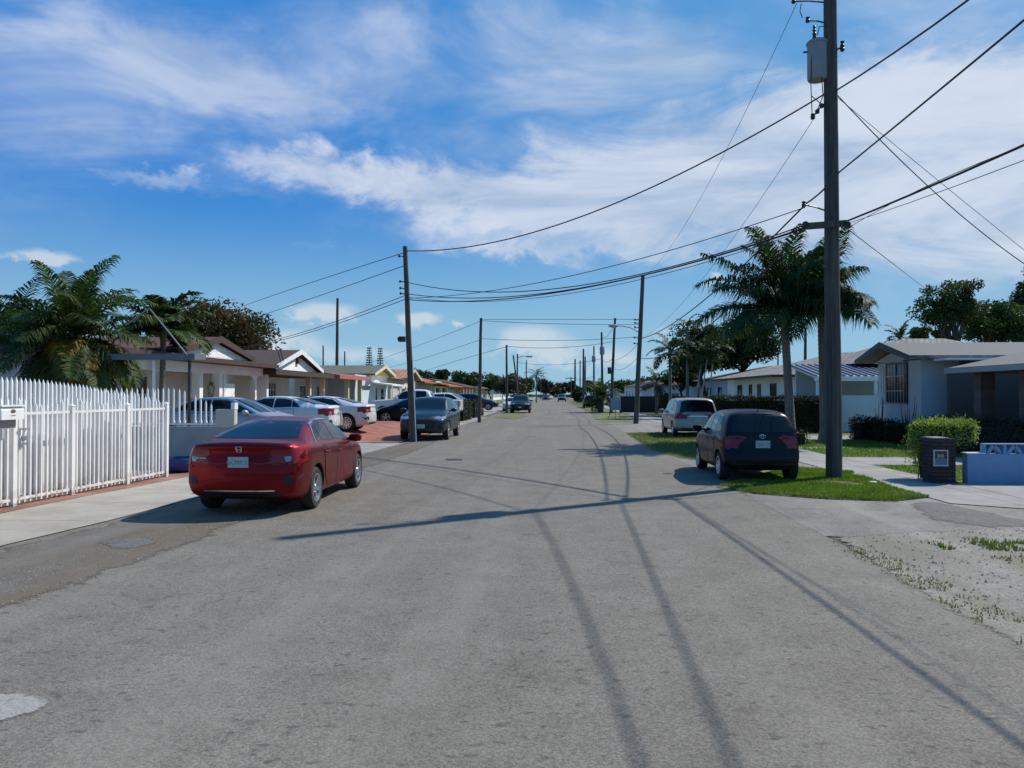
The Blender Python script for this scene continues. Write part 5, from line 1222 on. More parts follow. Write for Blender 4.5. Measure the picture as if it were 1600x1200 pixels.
def palm(name, label, group, base, top, L, nf, leaf, ll=.5, n=34, r=.12, seed=1, elr=(80, -25), droop=(60, 110), shaft=True, flare=1.5, wid=.022, curl=.6, yellow=None, wind=0.0, bark=None):
    rr = random.Random(seed); base = Vector(base); top = Vector(top); root = empty(name, tuple(base), 0, label, 'palm tree', group)
    T = top-base; tb = MB(); pts = [Vector((0, 0, -.05)), Vector((0, 0, .15)), T*.12, T*.35, T*.65, T]
    tb.tube([tuple(q) for q in pts], [r*flare*1.1, r*flare, r*1.1, r, r*.9, r*.85], 12)
    for i in range(int(T.length/.16)):
        q = T*((i+.5)*.16/T.length); rk = r*(1.12 if q.length < T.length*.3 else 1.0)
        tb.lathe([(rk*.98, q.z-.012), (rk*1.035, q.z), (rk*.98, q.z+.012)], 10, 'z', (q.x, q.y, 0))
    tb.build('trunk', bark or palmbark_m, root, True, 50)
    if shaft:
        sb = MB(); sb.tube([tuple(T*.985), tuple(T+Vector((0, 0, .25))), tuple(T+Vector((0, 0, .6)))], [r*.9, r*1.25, r*.5], 12); sb.build('crownshaft', pshaft_m, root, True, 60)
    cb = MB(); yb = MB()
    for i in range(nf):
        k = i/(nf-1); e = R(elr[0]+(elr[1]-elr[0])*k**.85+rr.uniform(-8, 8)); az = i*2.39996+rr.uniform(-.3, .3)
        o = T+Vector((math.cos(az)*r*.5, math.sin(az)*r*.5, (.5 if shaft else .12)*(1-.5*k)))
        isy = yellow and k > yellow and math.cos(az) > -.4
        lk = 1.0
        if wind and math.cos(az) > .15: lk = 1-wind*math.cos(az); e += R(22)*math.cos(az)
        frond(yb if isy else cb, o, az, e, L*lk*rr.uniform(.82, 1.08), R(droop[0]+(droop[1]-droop[0])*rr.random()), n, ll, rr, wid, curl=curl)
    if yellow:
        for i in range(11):
            az = R(-75+i*11); frond(yb, T+Vector((0, 0, .05)), az, R(rr.uniform(-18, 12)), L*rr.uniform(.6, .8), R(rr.uniform(55, 80)), n, ll*.9, rr, wid, curl=1.0)
    cb.build('crown', leaf, root)
    if yb.v: yb.build('dying_fronds', lf_palmy, root)
    return root
# left palms
b = A(96, 600, 20.2); palm('palm_tree', 'large feathery palm with yellowing lower fronds behind the white fence', 'palms', (b.x, 20.2, .3), tuple(A(112, 535, 20.2)), 2.5, 60, lf_pall, .66, 56, .14, 11, (88, -76), (35, 85), False, 1.3, .026, .7, .74)
b = A(252, 600, 24.5); palm('palm_tree', 'smaller palm with green crownshaft standing before the brown gable roof', 'palms', (b.x, 24.5, .3), tuple(A(255, 533, 24.5)), 1.75, 22, lf_mid, .55, 40, .10, 5, (80, 8), (55, 95), True, 1.2, .045, .45)
b = A(60, 600, 22.5); palm('palm_tree', 'dark palm behind the large feathery palm at the left edge', 'palms', (b.x, 22.5, .3), tuple(A(20, 535, 22.5)), 2.2, 34, lf_dark, .6, 34, .13, 15, (80, -50), (60, 110), False, 1.3, .025, .7)
# right palms in front of the dark hedge
palm('palm_tree', 'left one of the two tall palms beside the near utility pole', 'palms', (A(1237, 690, 28).x, 28, 0), tuple(A(1226, 505, 28)), 3.65, 36, lf_palm, .85, 56, .155, 21, (90, 4), (38, 82), True, 1.75, .032, 1.0, None, .55)
palm('palm_tree', 'right one of the two tall palms, its trunk half hidden by the near utility pole', 'palms', (A(1290, 690, 28.6).x, 28.6, 0), tuple(A(1284, 497, 28.6)), 3.45, 32, lf_palm, .85, 56, .17, 22, (90, -2), (38, 85), True, 1.6, .032, 1.0, None, .60)
# farther right
def spalm(label, px, Y, py_top, L, nf, seed, leaf=lf_dark, sh=True, r=.12, py0=None, **k):
    return palm('palm_tree', label, 'palms', (A(px, 615, Y).x, Y, 0), tuple(A(px, py_top, Y)), L, nf, leaf, L*.28, 22, r, seed, k.get('elr', (85, -22)), k.get('droop', (45, 90)), sh, k.get('flare', 1.3), .045, .5)
spalm('bushy palm at the left end of the dark trees behind the minivan', 1047, 57, 556, 2.1, 16, 31)
spalm('low palm just right of the streetlight pole, beyond the dark fence', 1026, 70, 606, 2.1, 12, 32)
spalm('small palm on the skyline left of the oak trees', 1406, 62, 536, 1.6, 14, 33)
spalm('bright palm poking out of the top of the dark trees', 1074, 63, 520, 1.5, 10, 34, lf_mid)
spalm('short thick date palm on the right verge before the far poles', 938, 74, 622, 2.3, 30, 35, lf_mid, False, .28, elr=(85, -10), droop=(40, 80), flare=1.1)
for i, (px, pt) in enumerate(((1088, 566), (1097, 560), (1108, 552))):
    palm('palm_tree', ['leftmost', 'middle', 'rightmost'][i]+' of the three thin pale palm stems before the long white house', 'thin palms', (A(px-6, 615, 56).x, 56, 0), tuple(A(px+8, pt, 56)), 1.6, 9, lf_dark, .5, 18, .05, 41+i, (80, -10), (60, 110), True, 1.1, .04, .5, bark=M('pale_stem', (.36, .36, .33), .8, noise_amt=.15))
spalm('distant palm on the skyline left of the street end', 838, 150, 590, 2.6, 12, 51)
# trees
tree('mango_tree', 'broad dark tree with rusty orange tips behind the brown roofs', 'broadleaf trees', 322, 530, 52, 100, 52, lf_mango, bark_m, 26000, .32, 70, 1, .36, .3, ry=80)
tree('broadleaf_tree', 'dark tree mass at the far left edge behind the palms', 'broadleaf trees', 5, 525, 27, 85, 55, lf_dark, bark_m, 14000, .20, 40, 2, .36, .3)
tree('broadleaf_tree', 'tall dark round tree behind the grey tiled roofs', 'broadleaf trees', 1166, 538, 66, 52, 46, lf_dark, bark_m, 14000, .32, 30, 3)
tree('broadleaf_tree', 'dark spreading tree behind the minivan and the thin palms', 'broadleaf trees', 1104, 550, 64, 54, 44, lf_dark, bark_m, 14000, .32, 34, 4)
tree('broadleaf_tree', 'low green tree between the bushy palm and the long white house', 'broadleaf trees', 1068, 590, 70, 30, 22, lf_mid, bark_m, 3500, .3, 18, 5)
tree('oak_tree', 'open crowned oak with curved limbs on the skyline at right', 'oaks', 1486, 486, 58, 60, 58, lf_mid, bark_m, 9500, .26, 50, 6, .22, stems=2, ry=40)
tree('oak_tree', 'small dark oak clump low beside the open crowned oak', 'oaks', 1446, 522, 60, 30, 18, lf_mid, bark_m, 2600, .26, 14, 61, .28)
tree('oak_tree', 'dense oak at the right edge of the picture behind the shingle roof', 'oaks', 1556, 508, 60, 62, 46, lf_mid, bark_m, 13000, .27, 50, 7, .28, stems=2)
tree('oak_tree', 'tall oak just cut by the right edge of the picture', 'oaks', 1608, 474, 64, 38, 56, lf_mid, bark_m, 5000, .3, 26, 8, .28, stems=2)
bare = [(655, 588, 125, 28, 13, lf_dark, 'rounded dark tree above the orange tiled roofs'), (690, 590, 135, 14, 13, lf_dark, 'small upright dark tree above the orange tiled roofs'), (728, 594, 128, 34, 18, lf_dark, 'wide dome shaped dark tree left of the second pole'),
    (766, 600, 150, 26, 14, lf_mid, 'green tree behind the third pole'), (800, 602, 105, 26, 22, lf_brown, 'thin brownish tree behind the third pole'), (822, 606, 170, 18, 14, lf_mid, 'small green tree above the parked black vehicle'),
    (852, 604, 290, 16, 14, lf_brown, 'left brown treetop at the end of the street'), (874, 608, 300, 18, 11, lf_brown, 'right brown treetop at the end of the street'), (893, 606, 310, 10, 10, lf_dark, 'dark treetop right of the street end'),
    (905, 618, 135, 12, 13, lf_hedge, 'rounded nearly black shrub on the right verge far off'), (925, 606, 160, 22, 10, lf_mid, 'green tree behind the short date palm'), (975, 604, 120, 26, 13, lf_mid, 'light green tree between the two right poles'),
    (1008, 603, 130, 26, 11, lf_dark, 'dark low tree right of the streetlight pole'), (700, 606, 180, 40, 10, lf_dark, 'far dark treetops behind the orange roofs'), (1030, 600, 150, 40, 10, lf_dark, 'far dark treetops behind the flat roofed building')]
for i, (px, py, Y, rx, rz, lf, lb) in enumerate(bare):
    tree('broadleaf_tree', lb, 'distant trees', px, py, Y, rx, rz, lf, bark_m, 2200, .0042*Y, 16, 100+i, .36)
def pine(px, Y, ytop, ybot, lean, seed, lb):
    rr = random.Random(seed); t = A(px, ytop, Y); root = empty('conifer_tree', (t.x, Y, .3), 0, lb, 'tree', 'distant conifers'); H = t.z-.3; mb = MB()
    for i in range(int(H/.35)):
        z = H-i*.35; r = .18+.07*i*.35*(1+.3*rr.random())+.1
        r = min(r, 1.0)
        for k in range(7):
            a = k*.9+i*.7; mb.tube([(lean*(H-z)*.03, 0, z), (math.cos(a)*r, math.sin(a)*r, z-.05), (math.cos(a)*r*1.05, math.sin(a)*r*1.05, z+.12)], [.05, .09, .03], 4)
    mb.build('crown', lf_dark, root); tb = MB(); tb.tube([(0, 0, 0), (0, 0, H)], [.22, .03], 7); tb.build('trunk', bark_m, root)
pine(577, 112, 544, 576, 1, 1, 'left narrow conifer spire above the olive roof'); pine(594, 112, 545, 576, -1, 2, 'right narrow conifer spire above the olive roof')
# hedges and shrubs
def hedge(name, label, x0, x1, y0, y1, z0, z1, leaf, n, size, seed, cat='hedge', group=None, loose=.05, round_=0.0):
    rr = random.Random(seed); root = empty(name, ((x0+x1)/2, (y0+y1)/2, z0), 0, label, cat, group); L0 = root.location; mb = MB()
    a, b_, c = x1-x0, y1-y0, z1-z0; areas = [b_*c, b_*c, a*c, a*c, a*b_]; tot = sum(areas)
    for _ in range(n):
        q = rr.uniform(0, tot); x, y, z = rr.uniform(x0, x1), rr.uniform(y0, y1), rr.uniform(z0, z1)
        if q < areas[0]: x = x0
        elif q < sum(areas[:2]): x = x1
        elif q < sum(areas[:3]): y = y0
        elif q < sum(areas[:4]): y = y1
        else: z = z1
        k = noise.noise(Vector((x*1.1, y*1.1, z*1.3)))*.10*(1+round_)
        d = (Vector((x, y, z))-Vector(((x0+x1)/2, (y0+y1)/2, (z0+z1)/2)))
        p = Vector((x, y, z))+Vector((rr.gauss(0, loose), rr.gauss(0, loose), rr.gauss(0, loose)))+d.normalized()*k
        if round_: 
            e = Vector((d.x/(a/2), d.y/(b_/2), d.z/(c/2))); m = (abs(e.x)**4+abs(e.y)**4+abs(e.z)**4)**.25
            if m > 0: p -= d*round_*max(0, m-.85)
        leafq(mb, p-L0, size, rr, .3)
    mb.build('leaves', leaf, root)
    cb = MB(); ins = min(.12, a*.2, b_*.2); cb.box(x0+ins-L0.x, x1-ins-L0.x, y0+ins-L0.y, y1-ins-L0.y, 0, c-ins); cb.build('inner_twigs', M('twigs_dark', (.012, .014, .008), .95), root); return root
hx = A(1103, 640, 37).x
hedge('hedge', 'tall dark clipped hedge on the right behind the minivan and hatchback', hx, 13.1, 36.0, 36.9, 0, 1.60, lf_hedge, 26000, .085, 1)
fx0, fx1 = A(968, 640, 74).x, A(1003, 640, 74).x
mb = MB(); mb.box(fx0, fx1+5, 73.5, 73.6, 0, 1.55); o = mb.build('board_fence', M('fence_dark', (.035, .03, .026), .85, noise_amt=.2)); tag(o, 'dark board fence by the streetlight pole', 'fence')
hedge('hedge', 'dark clipped hedge behind the parked minivan, left of the tall hedge', A(1018, 640, 46).x+1.6, A(1080, 640, 44).x+.5, 44.0, 45, 0, 1.45, lf_hedge, 7000, .10, 2)
hedge('hedge', 'first dark box hedge by the left sidewalk, nearer the camera', -6.95, -5.6, 49.5, 54, .05, 1.30, lf_hedge, 6000, .10, 3, group='box hedges', round_=.1)
hedge('hedge', 'second box hedge by the left sidewalk, farther and browner', -7.1, -5.5, 56, 62, .05, 1.25, lf_hedge, 5000, .11, 4, group='box hedges', round_=.1)
bx0, bx1 = A(1424, 690, 16.6).x, A(1522, 690, 16.6).x
hedge('variegated_shrub', 'clipped yellow green variegated shrub over the brick pillar', bx0, bx1, 16.25, 17.0, .66, 1.25, lf_var, 5200, .055, 5, 'shrub', None, .05, .5)
sh = empty('hanging_shrub', (bx0+.2, 16.6, 0), 0, 'yellow green leafy growth hanging down left of the brick pillar', 'shrub'); mb = MB(); rr = random.Random(9)
for _ in range(1500):
    z = rr.uniform(.28, .85); leafq(mb, Vector((rr.gauss(.02, .10+.05*z), rr.gauss(0, .16), z)), .055, rr, .2)
mb.build('leaves', lf_var, sh); mb = MB()
for k in range(6): mb.tube([(rr.uniform(-.1, .1), rr.uniform(-.1, .1), 0), (rr.uniform(-.12, .12), rr.uniform(-.1, .1), .9)], .012, 5)
mb.build('stems', bark_m, sh)
for i, (px, Y, wd, h) in enumerate(((1352, 30.5, .75, .80), (1385, 29.6, .8, .70), (1412, 28.2, .7, .65))):
    c = A(px, 640, Y); hedge('foundation_shrub', ['left', 'middle', 'right'][i]+' dark shrub at the foot of the white house wall', c.x-wd*.6, c.x+wd*.6, Y-wd*.6, Y+wd*.6, 0, h, lf_hedge, 1800, .10, 20+i, 'shrub', 'foundation shrubs', .07, .15)
for i, (px, Y) in enumerate(((1374, 29.4), (1418, 27.6))):
    c = A(px, 640, Y); rr = random.Random(70+i); mb = MB()
    for k in range(9):
        a = rr.uniform(0, 6.28); r = rr.uniform(.05, .30); h = rr.uniform(.8, 1.5); mb.tube([(c.x, Y, .3), (c.x+math.cos(a)*r*.8, Y+math.sin(a)*r*.6, .3+h*.5), (c.x+math.cos(a)*r, Y+math.sin(a)*r, .2+h)], [.02, .016, .006], 5)
    o = mb.build('spiky_plant', lf_mid); tag(o, ('left' if i == 0 else 'right')+' spiky upright plant against the white house wall', 'plant')
hedge('low_shrub', 'dark shrub mass in front of the brick pillared carport', 12.0, 12.8, 18, 26, 0, 1.0, lf_hedge, 5000, .10, 33, 'hedge', None, .06)
hedge('plant_pot_shrub', 'small dark reddish shrub at the foot of the left tall palm', A(1244, 680, 27.2).x-.1, A(1256, 680, 27.2).x+.1, 27, 27.5, 0, .5, lf_brown, 500, .08, 34, 'shrub', None, .06)

# ------------------------------------------------------------------ poles
def pole(label, bpx, bpy_, tpx, tpy, r0, r1, Y=None, z0=0.0, group='utility poles', ext=1.0):
    b = G(bpx, bpy_) if Y is None else Vector((A(bpx, 615, Y).x, Y, 0)); b.z = z0
    t = A(tpx, tpy, b.y); t = b+(t-b)*ext
    root = empty('utility_pole', tuple(b), 0, label, 'utility pole', group); T = t-b
    mb = MB(); n = 10; mb.tube([tuple(T*(i/n)+Vector((noise.noise(Vector((b.x, i*.4, 0)))*.02, 0, -.02 if i == 0 else 0))) for i in range(n+1)], [r0+(r1-r0)*i/n for i in range(n+1)], 14)
    mb.build('shaft', woodpole_m, root, True, 50); root['_t'] = 0; del root['_t']; return root, b, T
def on(b, T, z): return b+T*((z-b.z)/T.z)
np_, nb, nT = pole('thick grey wooden utility pole with transformer beside the hatchback', 1303, 748, 1297, 0, .170, .130, ext=1.19)
nY = nb.y
def RL(root, p): return tuple(Vector(p)-root.location)
# transformer: tank, lid, bushing, bracket
tc_ = A(1280, 95, nY-.02); tk = Vector((on(nb, nT, tc_.z).x-.27, nY+.02, tc_.z)); 
mb = MB(); mb.lathe([(0, -.40), (.19, -.40), (.205, -.37), (.205, .36), (.225, .37), (.225, .40), (.19, .44), (0, .46)], 28, 'z', RL(np_, tk)); tkz = mb.build('transformer_tank', tank_m, np_, True, 40)
mb = MB(); mb.lathe([(0, .80), (.02, .78), (.035, .74), (.02, .71), (.04, .67), (.02, .64), (.045, .60), (.03, .56), (.06, .45)], 12, 'z', RL(np_, tk+Vector((-.06, 0, 0)))); mb.tube([RL(np_, tk+Vector((-.22, -.02, .2))), RL(np_, tk+Vector((-.30, -.02, .2)))], .02, 6); mb.build('bushing', dark_m, tkz, True)
mb = MB(); mb.box(-.15, .02, -.05, .05, .15, .20); mb.box(-.15, .02, -.05, .05, -.2, -.15); mb.v = [tuple(Vector(v)+tk+Vector((.25, .02, 0))-np_.location) for v in mb.v]; mb.build('bracket', dark_m, tkz)
mb = MB(); q = on(nb, nT, A(1310, 70, nY).z)
mb.tube([RL(np_, q+Vector((.10, 0, -.12))), RL(np_, q+Vector((.24, 0, -.05)))], .018, 6); mb.lathe([(.0, .0), (.035, .01), (.05, .06), (.03, .09), (.05, .13), (.03, .17), (.045, .22), (0, .24)], 10, 'z', RL(np_, q+Vector((.24, -.02, -.16))))
mb.build('cutout_fuse', dark_m, np_, True)
# crossarm seen nearly end on, its insulators and brackets
ca = A(1290, 351, nY); wd = (A(1325, 351, nY).x-A(1252, 355, nY).x)
mb = MB(); v0 = A(1254, 354, nY-.16); v1 = A(1322, 349, nY-.16)
mb.prism([(v0.x, v0.z-.065), (v1.x, v1.z-.065), (v1.x, v1.z+.065), (v0.x, v0.z+.065)], 'y', v0.y-.05, v0.y+.05); mb.v = [RL(np_, v) for v in mb.v]; mb.build('crossarm', woodpole_m, np_)
mb = MB()
for px in (1257, 1322): p = A(px, 352, nY-.16); mb.lathe([(0, -.06), (.06, -.05), (.075, 0), (.06, .05), (0, .06)], 12, 'y', RL(np_, p+Vector((0, -.06, 0)))); mb.build('insulator', dark_m, np_, True); mb = MB()
for (pa, pb) in (((1292, 330), (1256, 320)), ((1290, 160), (1270, 183)), ((1290, 4), (1240, 2)), ((1290, 36), (1262, 32))):
    a = A(*pa, nY); c = A(*pb, nY-.1); mb.tube([RL(np_, a), RL(np_, (a+c)/2+Vector((0, 0, .02))), RL(np_, c)], .016, 6); mb.lathe([(0, -.05), (.04, -.04), (.05, 0), (.03, .03), (.05, .06), (0, .09)], 10, 'z', RL(np_, c)); mb.build('insulator', dark_m, np_, True); mb = MB()
for k in range(3): c = A(1270+k*7, 183-k*9, nY-.12); mb.lathe([(0, -.06), (.045, -.04), (.05, .02), (0, .06)], 8, 'z', RL(np_, c)); mb.build('insulator', dark_m, np_, True); mb = MB()
mb = MB()
for pts in (((1268, 88), (1267, 130), (1269, 180)), ((1284, 122), (1286, 150), (1278, 170)), ((1277, 55), (1280, 42), (1292, 40)), ((1252, 6), (1250, 18), (1254, 28)), ((1268, 150), (1278, 158), (1288, 168))):
    mb.tube([RL(np_, A(x, y, nY-.1)) for x, y in pts], .010, 5)
mb.build('jumper_wires', wire_m, np_, True)
mb = MB(); mb.tube([RL(np_, on(nb, nT, z)+Vector((-.10-.02*math.sin(z*2), -.145, 0))) for z in [i*.4 for i in range(22)]], .009, 5); mb.build('ground_wire', dark_m, np_, True)
lp, lb_, lT = pole('leaning wooden pole standing before the slate blue crossover on the left', 645, 690.5, 633, 385, .13, .085)
mb = MB(); c = A(629, 530, lb_.y); mb.box(c.x-.13, c.x+.10, c.y-.08, c.y+.08, c.z-.10, c.z+.10); mb.tube([(c.x-.13, c.y-.1, c.z+.05), (c.x-.13, c.y-.02, c.z-.06)], .05, 6); mb.v = [RL(lp, v) for v in mb.v]; mb.build('flood_light', dark_m, lp)
mb = MB(); q0 = lb_+Vector((.14, -.06, 0)); mb.tube([RL(lp, q0+Vector((0, 0, .0))), RL(lp, q0+lT*.42+Vector((-.02, 0, 0)))], .018, 6); mb.build('ground_conduit', white_m, lp, True)
mb = MB()
for z, s in ((6.9, -1), (5.95, -1), (5.7, -1), (5.5, -1)): q = on(lb_, lT, z); mb.tube([RL(lp, q), RL(lp, q+Vector((-.22, 0, .05)))], .02, 6); mb.lathe([(0, -.05), (.04, -.03), (.05, .02), (0, .07)], 8, 'z', RL(lp, q+Vector((-.24, 0, .04)))); mb.build('insulator', dark_m, lp); mb = MB()
P2, b2, T2 = pole('second pole on the left, by the first box hedge', 749, 660, 751.5, 497, .12, .085)
P3_, b3, T3 = pole('third pole on the left, beside the bare brownish tree', 792, 646, 791.5, 539, .12, .085)
P4, b4, T4 = pole('slender pole leaning left behind the third left pole', 812, 640, 802, 555, .12, .08)
P5, b5, T5 = pole('left side pole carrying a streetlight over the street', 808, 637, 808.5, 553, .13, .09)
mb = MB(); q = A(810, 559, b5.y); e = A(823, 557, b5.y); mb.tube([RL(P5, q), RL(P5, (q+e)/2+Vector((0, 0, .15))), RL(P5, e)], .05, 6); mb.box(0, .9, -.15, .15, -.1, .06) if False else mb.tube([RL(P5, e), RL(P5, e+Vector((.7, 0, -.02)))], .12, 6); mb.build('street_light', steel_m, P5)
pole('plain pole standing right of the left streetlight pole', 822, 632, 822.5, 563, .13, .09)
pole('very distant left pole with a pale top near the street end', 845, 624, 845.6, 579, .14, .10)
pole('very distant left pole right of the pale topped one', 848.8, 622, 848.6, 582, .14, .10)
R1, rb1, rT1 = pole('dark wooden pole leaning right beside the minivan', 993.6, 662, 1004.5, 430, .155, .11)
mb = MB(); q = A(997.5, 519, rb1.y); e = A(962, 509.5, rb1.y); mb.tube([RL(R1, q), RL(R1, A(985, 512, rb1.y)), RL(R1, A(972, 509.5, rb1.y)), RL(R1, e)], [.03, .027, .025, .025], 7)
la = mb.build('light_arm', steel_m, R1, True)
mb = MB(); mb.lathe([(0, -.42), (.06, -.40), (.10, -.2), (.11, 0), (.07, .12), (0, .16)], 10, 'x', RL(R1, e+Vector((-.02, 0, .0)))); mb.v = [(a, b, c) for a, b, c in mb.v]; mb.build('lamp_head', steel_m, R1, True)
mb = MB()
for py in (500, 505, 512, 528, 537): q = A(999.5 if py < 515 else 998.5, py, rb1.y); mb.tube([RL(R1, q), RL(R1, q+Vector((-.28, 0, .0)))], .022, 6); mb.lathe([(0, -.06), (.05, -.04), (.05, .04), (0, .08)], 8, 'z', RL(R1, q+Vector((-.28, 0, .02)))); mb.build('insulator', dark_m, R1); mb = MB()
R2, rb2, rT2 = pole('pole with a pointed top seen through the streetlight on the right', 954.5, 646, 961, 497, .15, .10)
mb = MB(); q = A(955.5, 579, rb2.y); mb.box(q.x-.35, q.x-.05, q.y-.2, q.y+.1, q.z-.3, q.z+.3); mb.v = [RL(R2, v) for v in mb.v]; mb.build('equipment_box', dark_m, R2)
def trafo(root, px, py, Y, s=1.0):
    q = A(px, py, Y)+Vector((0, -.35, 0)); mb = MB(); mb.lathe([(0, -.5*s), (.28*s, -.48*s), (.30*s, .35*s), (.2*s, .5*s), (0, .55*s)], 14, 'z', RL(root, q)); mb.build('transformer_tank', tank_m, root, True)
R3, rb3, rT3 = pole('distant right pole with a transformer, just left of the pointed one', 941.5, 640, 940, 519, .17, .11, Y=91); trafo(R3, 940.6, 548, 91, 1.0)
R4, rb4, rT4 = pole('distant right pole with a lower transformer', 928, 635, 928, 541, .17, .11, Y=118); trafo(R4, 927.5, 561, 118, 1.0)
pole('distant right pole, left one of the close pair', 911.4, 634, 911.6, 545, .20, .13, Y=125); pole('distant right pole, right one of the close pair', 914, 630, 914.4, 557, .20, .13, Y=151)
pole('thin distant pole left of the close pair', 906.4, 630, 906.4, 563, .16, .11, Y=169); pole('farthest but one pole on the right side', 898.4, 628, 898.6, 561, .24, .16, Y=172)
q_, *_ = pole('farthest pole on the right side with a crossarm', 892, 622, 892, 589, .24, .18, Y=300); mb = MB(); c = A(892, 591, 300); mb.box(c.x-2.2, c.x+2.2, c.y-.1, c.y+.1, c.z-.15, c.z+.15); mb.v = [RL(q_, v) for v in mb.v]; mb.build('crossarm', woodpole_m, q_)
pole('tall backyard pole rising above the olive roof', 526, 600, 527.3, 466, .15, .10, Y=62, z0=.3); pole('small backyard pole left of the tall backyard pole', 505, 600, 505, 540, .13, .10, Y=110, z0=.3); pole('small backyard pole right of the tall backyard pole', 538.5, 600, 538.5, 549, .13, .10, Y=120, z0=.3)
pole('backyard pole rising between the two tall palms', 1257.5, 600, 1258.5, 512, .17, .12, Y=74); pole('short backyard pole left of the tall palms', 1215.5, 600, 1215.5, 548, .10, .08, Y=90)

# ------------------------------------------------------------------ wires
def inplane(px, py, P, Q):
    n = Vector((-(Q.y-P.y), Q.x-P.x, 0)); d = ray(px, py); c = Vector((0, 0, CH)); t = n.dot(P-c)/n.dot(d); return c+d*t
def wire(label, p0, mid, p1, r=.012, group='overhead wires', n=28, cat='wire', splice=None):
    P, Q = Vector(p0), Vector(p1); m = inplane(*mid, P, Q) if len(mid) == 2 else Vector(mid)
    D = Q-P; hl = math.hypot(D.x, D.y); tm = ((m.x-P.x)*D.x+(m.y-P.y)*D.y)/hl**2; tm = min(.93, max(.07, tm))
    k = (m.z-P.z-(Q.z-P.z)*tm)/(tm*(1-tm)); mb = MB()
    pts = [(P.x+D.x*t, P.y+D.y*t, P.z+D.z*t+k*t*(1-t)) for t in [i/n for i in range(n+1)]]
    mb.tube(pts, r, 6); mb.v = [tuple(Vector(v)-P) for v in mb.v]
    o = mb.build('overhead_wire', wire_m, None, True, 60, loc=tuple(P)); tag(o, label, cat, group); return o
a_ = lambda x, y, Y=nY: tuple(A(x, y, Y)); LY = lb_.y; MY = rb1.y; EY = -26
wire('heavy cable from the near pole below the transformer, rising off the top right', a_(1304, 143), tuple(A(1515, 0, 10.95)), (4.4, EY, 8.1), .017)
wire('heavy black cable from the near pole out through the upper right edge', a_(1310, 270), tuple(A(1600, 30, 9.75)), (4.6, EY, 6.9), .017)
wire('thick cable from the crossarm of the near pole out through the right edge', a_(1322, 346), tuple(A(1600, 205, 9.7)), (5.8, EY, 5.7), .019)
wire('thin cable just under the thick crossarm cable at right', a_(1322, 350), tuple(A(1600, 232, 9.7)), (5.8, EY, 5.5), .006)
wire('bare high line from the top of the near pole to the leaning right pole', a_(1245, 5), (1100, 300), a_(1006, 433, MY), .006)
wire('bare middle line from the near pole to the leaning right pole', a_(1272, 185), (1140, 380), a_(1003, 528, MY), .006)
wire('upper telephone cable from the near pole down to the leaning right pole', a_(1256, 322), (1084, 482), a_(1002, 529, MY), .020)
wire('lower telephone cable sagging toward the leaning right pole', a_(1258, 353), (1136, 484), a_(999, 559, MY), .020)
wire('black looped cable bridging the near pole above its crossarm', a_(1312, 268), (1285, 298), a_(1256, 320), .018)
wire('long cable crossing the street from the left leaning pole to the near pole', tuple(A(636, 392, LY)), (1000, 301), a_(1290, 146), .018)
for (x0, y0, mx, my, x1, y1, r, lb) in ((636, 441, 800, 456, 1256, 352, .014, 'uppermost sagging cable across the street'), (636, 466, 850, 440, 1258, 324, .010, 'steepest thin cable across the street'),
        (636, 459, 860, 457, 1256, 356, .014, 'middle sagging cable across the street'), (636, 468, 790, 467, 1258, 357, .016, 'lowest heavy sagging cable across the street'), (636, 464, 900, 457, 1258, 360, .008, 'faint thin cable under the street crossing bundle')):
    wire(lb, tuple(A(x0, y0, LY)), (mx, my), a_(x1, y1), r)
for (x0, y0, mx, my, x1, y1, lb) in ((634, 394, 500, 437, 300, 508, 'upper wire from the left leaning pole toward the mango tree'), (632, 415, 505, 460, 300, 527, 'second wire from the left leaning pole toward the mango tree'),
        (632, 462, 520, 504, 300, 548, 'third wire from the left leaning pole toward the white gable'), (632, 468, 520, 508, 300, 552, 'lowest wire from the left leaning pole toward the white gable')):
    wire(lb, tuple(A(x0, y0, LY)), (mx, my), tuple(A(x1, y1, 56)), .014)
for (x0, y0, mx, my, x1, y1, Y0, Y1, lb) in ((750, 502, 680, 530, 560, 572, b2.y, 86, 'heavy wire running left from the second left pole'), (750, 531, 690, 551, 560, 584, b2.y, 86, 'lower wire running left from the second left pole'),
        (791, 542, 720, 562, 640, 588, b3.y, 110, 'wire running left from the third left pole'), (751, 501, 870, 506, 1001, 507, b2.y, MY, 'upper wire crossing from the second left pole to the leaning right pole'),
        (751, 529, 870, 532, 1001, 526, b2.y, MY, 'lower wire crossing from the second left pole to the leaning right pole'), (751, 499, 870, 499, 1001, 499, b2.y, MY, 'thin top wire crossing from the second left pole'),
        (792, 541, 880, 543, 957, 534, b3.y, rb2.y, 'wire crossing from the third left pole to the pointed right pole'), (808, 566, 870, 570, 941, 560, b5.y, 91, 'far wire crossing from the left streetlight pole'),
        (820, 590, 865, 597, 928, 588, 130, 118, 'farthest street crossing wire above the brown treetops'), (998, 536, 975, 557, 957, 563, MY, rb2.y, 'upper drooping wire between the two right poles'),
        (998, 556, 980, 573, 956, 575, MY, rb2.y, 'lower drooping wire between the two right poles'), (957, 560, 948, 566, 941, 562, rb2.y, 91, 'short span between the pointed pole and the transformer pole'), (961, 503, 950, 524, 940, 526, rb2.y, 91, 'top span between the pointed pole and the transformer pole')):
    wire(lb, tuple(A(x0, y0, Y0)), (mx, my), tuple(A(x1, y1, Y1)), .013 if Y0 < 60 else .02)
wire('service wire falling from the near pole to the right edge', a_(1306, 146), (1460, 300), tuple(A(1720, 480, 22)), .012)
wire('second service wire twisted beside the falling one', a_(1306, 150), (1400, 228), tuple(A(1716, 482, 22)), .007)
wire('thin service wire from the crossarm toward the oak trees', a_(1322, 356), (1390, 408), tuple(A(1470, 470, 58)), .010)
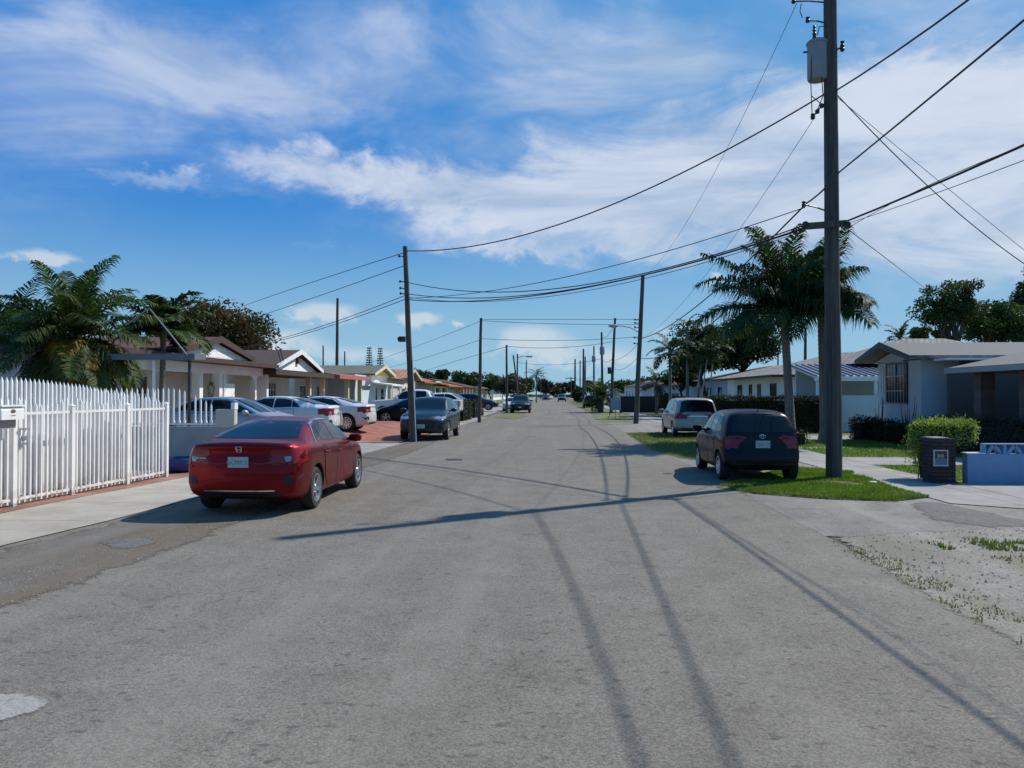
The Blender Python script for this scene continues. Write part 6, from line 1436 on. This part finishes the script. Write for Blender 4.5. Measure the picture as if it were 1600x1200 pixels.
wire('thin line from the near pole out under the thick cables at right', a_(1322, 358), (1450, 290), tuple(A(1760, 170, 9)), .006)
# ------------------------------------------------------------------ small things by the road
ys0 = G(957, 654); sg = empty('yard_sign', tuple(ys0), 0, 'pale panel on thin legs standing on the far right verge', 'sign')
mb = MB(); p = [A(x, y, ys0.y) for x, y in ((954, 622), (970, 622), (970, 641), (954, 641))]; mb.box(p[0].x, p[1].x, ys0.y-.02, ys0.y+.02, p[2].z, p[0].z); mb.v = [RL(sg, v) for v in mb.v]; mb.build('panel', M('sign_pale', (.30, .33, .36), .6, noise_amt=.2, nscale=4), sg)
mb = MB()
for x0, x1 in ((956, 950), (962, 961), (968, 969)): mb.tube([RL(sg, A(x0, 640, ys0.y)), RL(sg, G(x1, 654))], .02, 5)
mb.build('legs', dark_m, sg)
sx = G(1364, 757); o = MB().lathe([(0, .012), (.06, .012), (.075, 0)], 12, 'z').build('paper_plate', white_m, None, loc=(sx.x, sx.y, .05)); tag(o, 'small white paper plate lying on the verge grass', 'litter')
bn = G(921, 636); mb = MB(); mb.prism([(-.5, 0), (.5, 0), (.6, 1.15), (-.6, 1.15)], 'y', -.5, .5); o = mb.build('waste_bin', black_m, loc=(bn.x, bn.y, 0)); tag(o, 'squat black waste container on the right verge by the date palm', 'bin')

# far wooded skyline down the street, plus an unseen row added behind the camera
rr = random.Random(77); mb = MB()
for i in range(230):
    x = -330+i*4.6+rr.uniform(-2, 2); Y = 350+rr.uniform(-12, 25)
    if i >= 150: x = -180+(i-150)*4.5; Y = -62+rr.uniform(-8, 4); h = rr.uniform(4.5, 8.5)*(1.0 if abs(x) > 25 else .8)  # unseen rear row, added to darken car reflections and cut the sky fill
    for _ in range(150):
        d = Vector((rr.gauss(0, 1), rr.gauss(0, 1), rr.gauss(0, 1))).normalized()*rr.random()**.4
        leafq(mb, Vector((x+d.x*5, Y+d.y*4, h*.5+d.z*h*.55)), 1.3, rr)
tag(mb.build('far_trees_and_blocker', lf_brown), 'dark distant line of trees closing the horizon, plus an unseen light-blocking row behind the camera', 'trees', kind='stuff')
